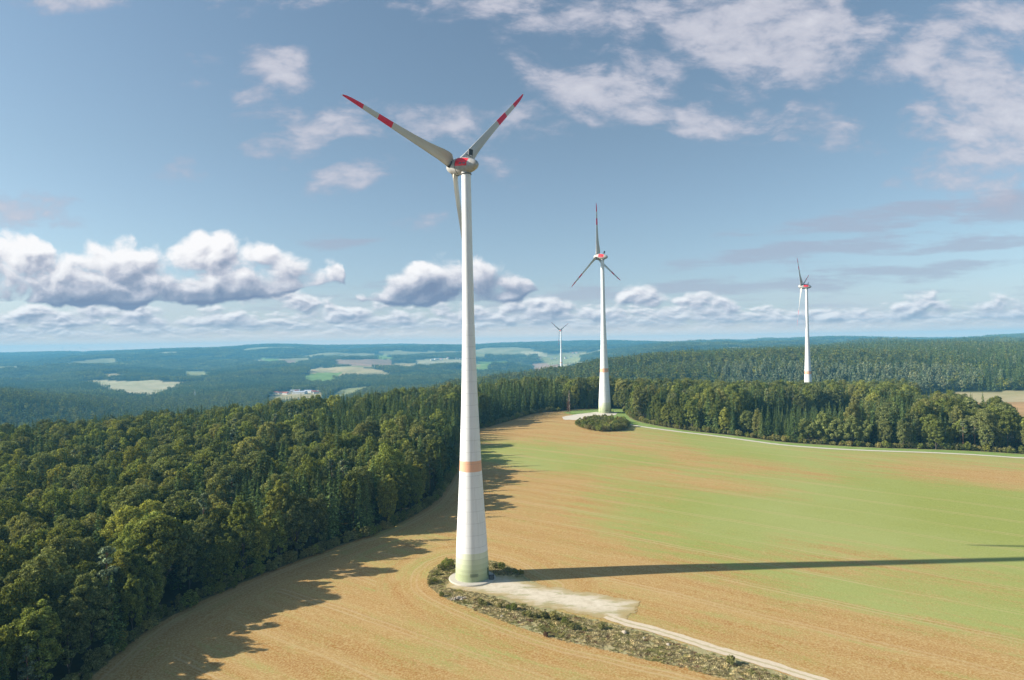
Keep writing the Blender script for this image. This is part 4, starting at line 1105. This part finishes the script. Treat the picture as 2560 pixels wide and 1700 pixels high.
# ------------------------------------------------------------------ woods of the middle distance and the far hills
def low(kind, i, data, leaf, bark='bark'):
    (V, Qd), (V2, Q2) = data
    return with_tone(np_mesh(kind, V, Qd, mats=(MAT[leaf],)), Qd, i)
mid_k = [low('mid_beech', 0, broadleaf(501, 21, 4.9, .25, 12, 420, 1.25), 'beech_leaves'), low('mid_beech', 1, broadleaf(502, 20, 5.2, .25, 12, 420, 1.25), 'oak_leaves'),
         low('mid_spruce', 2, spruce(503, 25, 3.4, .1, 17, 6, 1.8), 'spruce_needles'), low('mid_spruce', 3, spruce(504, 23, 3.2, .1, 17, 6, 1.8), 'spruce_needles'),
         low('mid_pine', 4, pine(505, 22, 3.5, 260, 1.3), 'pine_needles')]
def clump(seed, mix_):
    """a stand of trees about 55 m across"""
    rng = np.random.default_rng(seed); parts = []; ids = []
    for k in range(34):
        x, y = rng.uniform(-30, 30, 2)
        sp = rng.random() < mix_; h = rng.uniform(16, 25)
        (V, Qd), _ = spruce(seed * 50 + k, h, 3.6, .1, 9, 4, 3.0) if sp else broadleaf(seed * 50 + k, h, 5.0, .2, 6, 110, 2.3)
        parts.append((V + [x, y, rng.uniform(-1.5, 1)], Qd)); ids += [1 if sp else 0] * len(Qd)
    V, Qd = merge(parts); return with_tone(np_mesh('stand', V, Qd, mats=(MAT['beech_leaves'], MAT['spruce_needles']), midx=ids), Qd, seed)
far_k = [clump(601, .15), clump(602, .5), clump(603, .9), clump(604, .3)]
mid = Scatter('woodland', mid_k)
sp_ = 8.6; MX, MY = [], []
X, Y = grid_pts(-2000, 2000, 900, 2750, sp_, .4, 9)
r_ = np.hypot(X, Y); k_ = (r_ > 1045) & (r_ < 2700) & (np.abs(np.degrees(np.arctan2(X, Y))) < 43)
X, Y = X[k_], Y[k_]; k_ = ~far_open(X, Y); X, Y = X[k_], Y[k_]
d4 = np.hypot(X - 151.9, Y - 2114.6) > 14; X, Y = X[d4], Y[d4]
Z = hgt(X, Y); rng = np.random.default_rng(91); c1 = fbm(X / 240, Y / 240, 81, 3); c2 = fbm(X / 120, Y / 120, 83, 3); u_ = rng.random(len(X))
right_ridge = (X > -50) & (np.hypot(X, Y) > 1200)
psp = np.where(right_ridge, .60, .35) + 1.6 * (c1 - .5); 
az_ = np.degrees(np.arctan2(X, Y)); pz = sstep(az_, 14, 20) * (1 - sstep(az_, 32, 36)) * sstep(np.hypot(X, Y), 1000, 1100) * (1 - sstep(np.hypot(X, Y), 1350, 1500))
kd = np.where(u_ < psp, 2 + (rng.random(len(X)) < .5), (rng.random(len(X)) < .45))
kd = np.where(rng.random(len(X)) < .05 + .7 * pz, 4, kd)
for x, y, z, k, s, t in zip(X, Y, Z, kd, rng.uniform(.6, 1.25, len(X)), rng.uniform(0, 6.28, len(X))): mid.add(x, y, z - .5, int(k), t, s)
mid.build(); n_mid = len(X)
far = Scatter('far_woods', far_k)
for (ra, rb, sp_, sc_) in ((2650, 6000, 46, 1.0), (6000, 11500, 62, 1.25)):
    X, Y = grid_pts(-8200, 8200, 1800, rb, sp_, .35, 12)
    r_ = np.hypot(X, Y); k_ = (r_ > ra) & (r_ < rb) & (np.abs(np.degrees(np.arctan2(X, Y))) < 42)
    X, Y = X[k_], Y[k_]
    # keep stands wholly off the meadows
    o = far_open(X, Y)
    for dx, dy in ((24, 0), (-24, 0), (0, 24), (0, -24)): o |= far_open(X + dx, Y + dy)
    X, Y = X[~o], Y[~o]; Z = hgt(X, Y); c1 = fbm(X / 420, Y / 420, 85, 3); u_ = rng.random(len(X))
    kd = np.where(c1 > .53, 2, np.where(c1 > .48, 1, np.where(u_ < .75, 0, 3)))
    for x, y, z, k, s, t in zip(X, Y, Z, kd, rng.uniform(.85, 1.15, len(X)), rng.uniform(0, 6.28, len(X))): far.add(x, y, z - 1, int(k), t, s * sc_)
far.build()
print('mid', n_mid, 'far', len(far.pts))

# ------------------------------------------------------------------ smaller things
def flat_mat(name, a, b=None, sc=1.0, rough=.8):
    g, out = mat(name)
    c = a if b is None else g.mix(g.noise(g.node('ShaderNodeNewGeometry').outputs['Position'], sc, 4), a, b)
    bsdf(g, out, c, rough, .2)
flat_mat('render_white', (.78, .76, .72), (.66, .64, .60), .3); flat_mat('roof_red', (.42, .13, .08), (.33, .10, .07), .5)
flat_mat('roof_grey', (.30, .31, .33), (.22, .23, .25), .5); flat_mat('roof_sheet', (.50, .52, .56), (.40, .42, .47), .2)
flat_mat('old_wood', (.16, .09, .06), (.10, .06, .04), 2); flat_mat('limestone', (.46, .40, .32), (.32, .26, .19), 1.2)
flat_mat('glass', (.04, .05, .06), rough=.2)
def empty(name, loc, rz, label, cat, group=None):
    r = bpy.data.objects.new(name, None); COL.objects.link(r); r.location = loc; r.rotation_euler = (0, 0, rz); r.empty_display_size = .5
    return tag(r, label, cat, group)
def house(px, py, w, d, h, rz, roof, label, wall='render_white', group='houses of the valley villages', kind='house', xy=None):
    """gabled building seen at a photo pixel (2560 wide)"""
    x, y = xy or gp(px, py); r = empty(kind, (x, y, H(x, y) - .5), rz, label, 'barn' if kind == 'barn' else 'house', group)
    mobj('wall', [box_arr(-w / 2, w / 2, -d / 2, d / 2, 0, h + .5)], wall, r)
    rise = d * (.38 if roof != 'roof_sheet' else .12); e = .5
    V = np.array([(-w / 2 - e, -d / 2 - e, h + .5), (w / 2 + e, -d / 2 - e, h + .5), (w / 2 + e, d / 2 + e, h + .5), (-w / 2 - e, d / 2 + e, h + .5), (-w / 2 - e, 0, h + .5 + rise), (w / 2 + e, 0, h + .5 + rise)])
    me = np_mesh('roof', V, [np.array([(0, 1, 5, 4), (2, 3, 4, 5), (0, 3, 2, 1)]), np.array([(0, 4, 3), (1, 2, 5)])], mats=(MAT[roof],)); obj('roof', me, r)
    n = max(1, int(w / 6))
    for k in range(min(n, 3)):
        cx = -w / 2 + w * (k + .5) / min(n, 3)
        mobj('window', [box_arr(cx - .7, cx + .7, -d / 2 - .06, -d / 2 + .02, h * .45, h * .45 + 1.5)], 'glass', r)
    return r
rng = np.random.default_rng(4)
VILL = [(669, 988, 34, 14, 5, 'roof_sheet', 'long pale-roofed shed at the left end of the valley village'), (690, 984, 16, 10, 5, 'roof_red', 'red-roofed house just right of the pale shed'),
    (702, 985, 18, 11, 5, 'roof_red', 'second red-roofed house right of the pale shed'), (714, 986, 22, 12, 5, 'roof_red', 'wide red-roofed house left of the big white hall'),
    (722, 984, 14, 10, 5, 'roof_grey', 'small grey-roofed house left of the big white hall'), (750, 985, 48, 30, 8, 'roof_sheet', 'big white flat hall in the middle of the valley village'),
    (738, 980, 36, 20, 7, 'roof_sheet', 'white hall half hidden behind the big flat hall'), (772, 981, 34, 22, 7, 'roof_sheet', 'white hall right of the big flat hall'),
    (742, 980.5, 14, 9, 6, 'roof_red', 'red-roofed house rising above the white halls'), (784, 982, 16, 10, 6, 'roof_red', 'red-roofed house at the right end of the halls'),
    (790, 984, 20, 11, 6, 'roof_red', 'larger red-roofed house below the last hall'), (797, 981, 13, 9, 6, 'roof_grey', 'grey-roofed house between the halls and the church'),
    (776, 976, 12, 9, 6, 'roof_red', 'red-roofed house behind the white halls'), (804, 977, 12, 9, 6, 'roof_red', 'red-roofed house left of the church'),
    (826, 976, 18, 10, 6, 'roof_red', 'red-roofed farmhouse right of the church'), (834, 976, 20, 10, 5, 'roof_grey', 'dark-roofed barn at the right end of the valley village')]
hn = []
for (a, b, w, d, h, rf, lb) in VILL:
    hn.append(house(a, b, w, d, h, rng.uniform(-.5, .5), rf, lb, kind='barn' if ('hall' in lb.split('half')[0] and rf == 'roof_sheet') or 'shed' in lb or 'barn' in lb else 'house'))
for (a, b, w, d, h, rf, lb) in [(1081, 901, 30, 16, 8, 'roof_sheet', 'white building left of the main tower, far valley'), (1092, 899, 34, 18, 9, 'roof_sheet', 'longest white building in the far valley left of the main tower'),
    (1103, 899, 18, 12, 8, 'roof_red', 'red-roofed house beside the longest white far building'), (1142, 897, 30, 14, 8, 'roof_sheet', 'white building close to the left side of the main tower'),
    (1152, 899, 24, 14, 8, 'roof_grey', 'grey-roofed building touching the left edge of the main tower'), (1120, 896, 16, 12, 8, 'roof_red', 'small red-roofed house between the white far buildings'),
    (1331, 890, 26, 14, 8, 'roof_grey', 'grey-roofed farm left of the distant turbine'), (1340, 899, 18, 12, 7, 'roof_red', 'red-roofed farmhouse left of the distant turbine'), (1350, 897, 18, 12, 8, 'roof_red', 'second red-roofed farmhouse left of the distant turbine'),
    (1380, 898, 24, 12, 8, 'roof_sheet', 'white barn just left of the distant turbine'), (1391, 897, 18, 12, 8, 'roof_sheet', 'small white barn touching the distant turbine'),
    (1414, 896, 16, 12, 8, 'roof_red', 'red-roofed house right of the distant turbine'), (1432, 884, 18, 12, 8, 'roof_red', 'red-roofed house on the slope right of the distant turbine'),
    (1441, 883, 18, 12, 8, 'roof_red', 'last red-roofed house right of the distant turbine'), (1427, 893, 16, 12, 8, 'roof_grey', 'grey-roofed house below the slope houses right of the distant turbine')]:
    hn.append(house(a, b, w, d, h, rng.uniform(-.5, .5), rf, lb, kind='barn' if 'barn' in lb or 'building' in lb else 'house'))
hn.append(house(2385, 921, 12, 9, 7, .2, 'roof_red', 'white house alone among trees on the right, pinkish roof', group=None))
# church
cx_, cy__ = gp(815, 979)
ch = empty('church', (cx_, cy__, H(cx_, cy__) - .5), .3, 'small village church with a white tower and dark spire', 'church')
mobj('wall', [box_arr(-2, 14, -4, 4, 0, 7)], 'render_white', ch)
me = np_mesh('roof', np.array([(-2, -4.5, 7), (14.5, -4.5, 7), (14.5, 4.5, 7), (-2, 4.5, 7), (-2, 0, 11.5), (14.5, 0, 11.5)]), [np.array([(0, 1, 5, 4), (2, 3, 4, 5), (0, 3, 2, 1)]), np.array([(0, 4, 3), (1, 2, 5)])], mats=(MAT['roof_red'],)); obj('roof', me, ch)
mobj('tower', [box_arr(-6.5, -2.05, -2.3, 2.3, 0, 16)], 'render_white', ch)
me = np_mesh('spire', np.array([(-6.8, -2.6, 16), (-1.8, -2.6, 16), (-1.8, 2.6, 16), (-6.8, 2.6, 16), (-4.3, 0, 25)]), np.array([(0, 1, 4), (1, 2, 4), (2, 3, 4), (3, 0, 4)]), mats=(MAT['roof_grey'],)); obj('spire', me, ch)
# radio mast
mx_, my_ = gp(487.5, 1001); MH = 30
ms = empty('radio_mast', (mx_, my_, H(mx_, my_)), 0, 'slim white radio mast with round platforms rising from the valley trees', 'mast')
mobj('pole', [lathe([(0, 1.5), (MH, 1.0)], 16)], 'render_white', ms, True)
for zz in (16, 22): mobj('platform', [lathe([(zz, .9), (zz, 3.6), (zz + 1.4, 3.6), (zz + 1.4, .9)], 20)], 'render_white', ms)
mobj('antenna', [lathe([(MH, .5), (MH + 8, .25)], 10)], 'render_white', ms)
# high seat of the hunters by the right-hand meadow
hx, hy = gp(2425, 1004)
hs = empty('hunting_stand', (hx, hy, H(hx, hy)), .4, 'brown wooden hunting stand in the pale meadow on the right', 'hunting stand')
for sx in (-1, 1):
    for sy in (-1, 1): (lambda D: obj('leg', np_mesh('leg', D[0], D[1], mats=(MAT['old_wood'],)), hs))(tube([(sx * 1.7, sy * 1.7, -.2), (sx * 1.0, sy * 1.0, 3.2)], [.12, .12], 5))
mobj('cabin', [box_arr(-1.2, 1.2, -1.2, 1.2, 3.2, 5.2)], 'old_wood', hs); mobj('roof', [box_arr(-1.5, 1.5, -1.5, 1.5, 5.2, 5.35)], 'old_wood', hs)
mobj('opening', [box_arr(-.8, .8, -1.26, -1.2, 4.2, 4.8)], 'dark_metal', hs)

# bare tree beside the second turbine
def bare_tree():
    x, y = gp(1423.5, 1034); r = empty('dead_tree', (x, y, H(x, y)), 0, 'pale half-dead tree with bare top, left of the second turbine', 'tree')
    rg = np.random.default_rng(8); parts = [tube([(0, 0, -.5), (.2, 0, 8), (-.1, .1, 15), (.1, 0, 20.5)], [.34, .26, .17, .05], 8)]
    for k in range(22):
        z = 5 + 14.5 * k / 22; t = k * 2.4; l = 2.6 * (1 - k / 30)
        parts.append(tube([(0, 0, z), (l * .5 * cos(t), l * .5 * sin(t), z + .5), (l * cos(t), l * sin(t), z + .7 + rg.uniform(-.3, .6))], [.08, .05, .02], 4))
    mobj('trunk', parts, 'pale_bark', r, True)
    n = 420; t = rg.uniform(0, 6.28, n); z = rg.uniform(1.5, 11.5, n); q = rg.uniform(.3, 2.7, n) * (1 - z / 22)
    C = np.stack([q * np.cos(t) - .6, q * np.sin(t), z], 1); V, Qd = quads(C, rg.normal(size=(n, 3)), rg.uniform(.3, .6, n), rg)
    obj('foliage', with_tone(np_mesh('foliage', V, Qd, mats=(MAT['brown_leaves'],)), Qd, 3), r)
bare_tree()

# shrub patch in front of the second turbine: every bush its own
def shrub(x, y, s, j, label, grp, kind='shrub', pk='shrub', mo=None, cat='shrub'):
    c_, t_, *_q = PROTO[pk][j]
    r = empty(kind, (x, y, H(x, y) - .15), rng.uniform(0, 6.28), label, cat, grp); r.scale = (s, s, s)
    o = obj('crown' if cat == 'tree' else 'foliage', c_, r)
    if mo: o.data = mo
    obj('trunk' if cat == 'tree' else 'stem', t_, r); return r
brown = PROTO['shrub'][1][0].copy(); brown.materials[0] = MAT['brown_leaves']
ISL = np.array(ISLE); cI = ISL.mean(0); k = 0; ix, iy = grid_pts(ISL[:, 0].min(), ISL[:, 0].max(), ISL[:, 1].min(), ISL[:, 1].max(), 3.3, .3, 21)
ins = sdist(ix, iy, ISL) < -.6; pts = sorted(zip(ix[ins], iy[ins])); print('isle bushes', len(pts), ISL.max(0) - ISL.min(0))
for n, (x, y) in enumerate(pts):
    shrub(x, y, rng.uniform(.6, 1.15), int(rng.integers(4)), 'rounded olive bush in the shrub patch before the second turbine, %s from the left' % ordinal(n + 1), 'bushes of the shrub patch')
x, y = gp(1500, 1066); shrub(x, y, .34, 0, 'small spruce poking out of the middle of the shrub patch', None, 'spruce_tree', 'spruce', cat='tree')
x, y = gp(1462, 1062); shrub(x, y, 1.25, 1, 'reddish-brown bush at the back left of the shrub patch', None, mo=brown)
# bushes on the rough strip beside the gravel
for n, (a, b, s, w) in enumerate([(245, 262, .42, 'near the stone heap, leftmost of the strip'), (480, 312, .62, 'beside the stone heap'), (505, 318, .5, 'touching the one beside the stone heap'), (590, 330, .55, 'second clump right of the stone heap'), (670, 345, .6, 'third clump right of the stone heap'), (640, 340, .45, 'low one between second and third clump right of the stone heap'),
        (735, 378, .55, 'fourth clump right of the stone heap'), (765, 385, .6, 'fifth clump right of the stone heap'), (850, 392, .85, 'tallest on the strip below the gravel pad'), (912, 402, .75, 'right neighbour of the tallest one'), (800, 390, .5, 'left neighbour of the tallest one'), (970, 418, .45, 'below the narrow end of the gravel pad'),
        (995, 440, .6, 'where the gravel pad narrows'), (1020, 460, .6, 'below the spot where the gravel pad narrows'), (1090, 468, .5, 'left of the first lone boulder'), (1190, 456, .55, 'right under the start of the gravel track'), (1950, 662, .7, 'alone beside the gravel track near the picture bottom'), (860, 500, .5, 'brownish, on the field side of the strip'),
        (240, 108, .8, 'behind the tower foot on the left'), (270, 95, .9, 'tallest behind the tower foot on the left'), (300, 85, .75, 'close behind the tower foot on the left'), (212, 138, .6, 'left of the concrete ring'), (180, 190, .55, 'at the far left tip of the rough ground'), (205, 180, .45, 'second at the far left tip of the rough ground'),
        (560, 96, .6, 'right behind the tower foot'), (600, 104, .7, 'second right behind the tower foot'), (640, 120, .6, 'in the tower shadow, nearest the tower'), (680, 126, .65, 'in the tower shadow, in the middle'), (715, 134, .5, 'in the tower shadow, farthest from the tower')]):
    x, y = gp(1000 + a / 2.361, 1380 + b / 2.361)
    shrub(x, y, s * .72, int(rng.integers(4)), 'green bush ' + w, 'bushes on the rough strip', mo=brown if 'brownish' in w else None)

# dry weeds and grass tufts, too many to count
def tuft(seed, n, h, r, mt):
    rg = np.random.default_rng(seed); t = rg.uniform(0, 6.28, n); q = r * np.sqrt(rg.random(n))
    C = np.stack([q * np.cos(t), q * np.sin(t), h * rg.uniform(.15, .6, n) * (1 - .5 * (q / r) ** 2)], 1)
    N = rg.normal(size=(n, 3)) + [0, 0, .8]; V, Qd = quads(C, N, rg.uniform(.16, .34, n), rg); return with_tone(np_mesh('tuft', V, Qd, mats=(MAT[mt],)), Qd, seed)
weeds = Scatter('weeds', [tuft(1, 110, .8, 1.0, 'dry_weeds'), tuft(2, 110, 1.0, 1.1, 'dry_weeds'), tuft(3, 110, .8, 1.0, 'shrub_leaves'), tuft(4, 100, .8, .9, 'brown_leaves')])
wx, wy = grid_pts(-45, 90, 125, 262, .52, .45, 31)
k_ = inpoly(wx, wy, np.array(ROUGH)); wx, wy = wx[k_], wy[k_]
dp = sdist(wx, wy, np.array(PAD1)); dt, _s = segdist(wx, wy, TRACK); dw = np.hypot(wx + 14.43, wy - 227.1)
dens = fbm(wx / 5, wy / 5, 14, 3); band = sstep(dt, 2.2, 6) * sstep(dp, .5, 4)
k_ = (dp > .5) & (dt > 2.4) & (dw > 8.3) & (rng.random(len(wx)) < .15 + .95 * band * sstep(dens, .25, .55)); wx, wy = wx[k_], wy[k_]
dt = dt[k_]; dp = dp[k_]; zz = hgt(wx, wy); e_ = fbm(wx / 9, wy / 9, 15, 3); inn = np.minimum(-sdist(wx, wy, np.array(ROUGH)), 4) / 4
for x, y, z, e, q, b in zip(wx, wy, zz, e_, rng.random(len(wx)), inn):
    k = 2 if q < .30 + .4 * (e > .58) else (3 if q > .93 else (0 if q < .6 else 1))
    weeds.add(x, y, z, k, q * 40, (.35 + .55 * b) * rng.uniform(.6, 1.25))
weeds.squash = .6; weeds.build()
# loose stones
def stone(seed, r):
    bm = bmesh.new(); bmesh.ops.create_icosphere(bm, subdivisions=2, radius=r); rg = np.random.default_rng(seed)
    o = rg.normal(size=3)
    for v in bm.verts:
        f = 1 + .28 * math.sin(v.co.x * 3 / r + o[0]) * math.cos(v.co.y * 2.3 / r + o[1]) + rg.normal() * .07; v.co *= f; v.co.z *= .7
    V = np.array([v.co[:] for v in bm.verts]); Qd = np.array([[v.index for v in f.verts] for f in bm.faces]); bm.free(); return V, Qd
for a, b, r_, lb in [(1325, 480, .75, 'pale boulder beside the start of the gravel track'), (1583, 552, .6, 'reddish boulder halfway along the gravel track'), (1440, 512, .45, 'small boulder between the two larger ones by the track'), (600, 382, .4, 'small stone among the weeds below the gravel pad')]:
    x, y = gp(1000 + a / 2.361, 1380 + b / 2.361); V, Qd = stone(int(a), r_)
    tag(obj('boulder', np_mesh('boulder', V, Qd, mats=(MAT['limestone'],)), loc=(x, y, H(x, y) + r_ * .3)), lb, 'boulder', 'boulders on the rough strip')
sx, sy = gp(1000 + 345 / 2.361, 1380 + 275 / 2.361); rg = np.random.default_rng(6); P_ = []
for k in range(70):
    t = rg.uniform(0, 6.28); q = abs(rg.normal()) * 1.0; V, Qd = stone(k, rg.uniform(.14, .36)); P_.append((V + [1.5 * q * cos(t), q * sin(t), max(0, .55 - .3 * q) * rg.random() + .06], Qd))
mobj('stone_heap', P_, 'limestone', None, loc=(sx, sy, H(sx, sy)))
tag(bpy.data.objects['stone_heap'], 'heap of pale broken stones beside the gravel below the main tower', 'stone heap')

# tiny turbines on the skyline
def far_turbine():
    V1 = lathe([(0, 4), (110, 2)], 10); P = [V1, lathe([(-6, .2), (-4, 2.4), (2, 3), (8, .2)], 10, 'Y')]; P[1] = (P[1][0] + [0, 0, 110], P[1][1])
    for k in range(3):
        a = k * 2 * pi / 3 + .3; d = np.array([sin(a), 0, cos(a)]); n = np.array([cos(a), 0, -sin(a)])
        p0 = np.array([0, 6, 110.]); V = []
        for s, w in ((2, 2.2), (12, 2.6), (48, .6)):
            for q in (-1, 1):
                for e in (-.4, .4): V.append(p0 + d * s + n * w * q + np.array([0, e, 0]))
        Qd = np.array([(0, 1, 5, 4), (2, 6, 7, 3), (0, 4, 6, 2), (1, 3, 7, 5), (4, 5, 9, 8), (6, 10, 11, 7), (4, 8, 10, 6), (5, 7, 11, 9), (8, 9, 11, 10)])
        P.append((np.array(V), Qd))
    V, Qd = merge(P); return np_mesh('wind_turbine', V, Qd, smooth=False, mats=(MAT['render_white'],))
fm = far_turbine()
for px, py, rr_, lb in [(2065, 852, 12000, 'leftmost of three tiny turbines on the skyline right of the third turbine'), (2070.5, 852, 12200, 'middle one of three tiny turbines on the skyline'), (2076.5, 852, 11900, 'rightmost of three tiny turbines on the skyline'),
        (156, 882, 11700, 'tiny skyline turbine far left, leftmost of four'), (201, 881, 12000, 'second of four tiny skyline turbines far left'), (213, 881, 12100, 'third of four tiny skyline turbines far left'), (314, 879, 12000, 'rightmost of four tiny skyline turbines far left')]:
    d = vray(px, py); x, y = d[0] * rr_, d[1] * rr_
    tag(obj('wind_turbine', fm, loc=(x, y, H(x, y)), rot=(0, 0, radians(50))), lb, 'wind turbine', 'tiny wind turbines on the skyline')

# ------------------------------------------------------------------ the air between: even haze over the whole country
def make_haze():
    g, out = mat('haze')
    v = g.node('ShaderNodeVolumePrincipled')
    v.inputs['Color'].default_value = (*HAZE_COL, 1); v.inputs['Density'].default_value = HAZE_D; v.inputs['Anisotropy'].default_value = .0
    g.l.new(v.outputs[0], out.inputs['Volume'])
    V, Qd = box_arr(-12900, 12900, -12900, 12900, LOWEST - 1.0, 206.0)
    tag(obj('haze', np_mesh('haze', V, Qd, mats=(MAT['haze'],))), kind='stuff')
HAZE_COL, HAZE_D = (.21, .64, .97), 1.02e-4
LOWEST = min(v.co.z for v in ground.data.vertices)
make_haze()
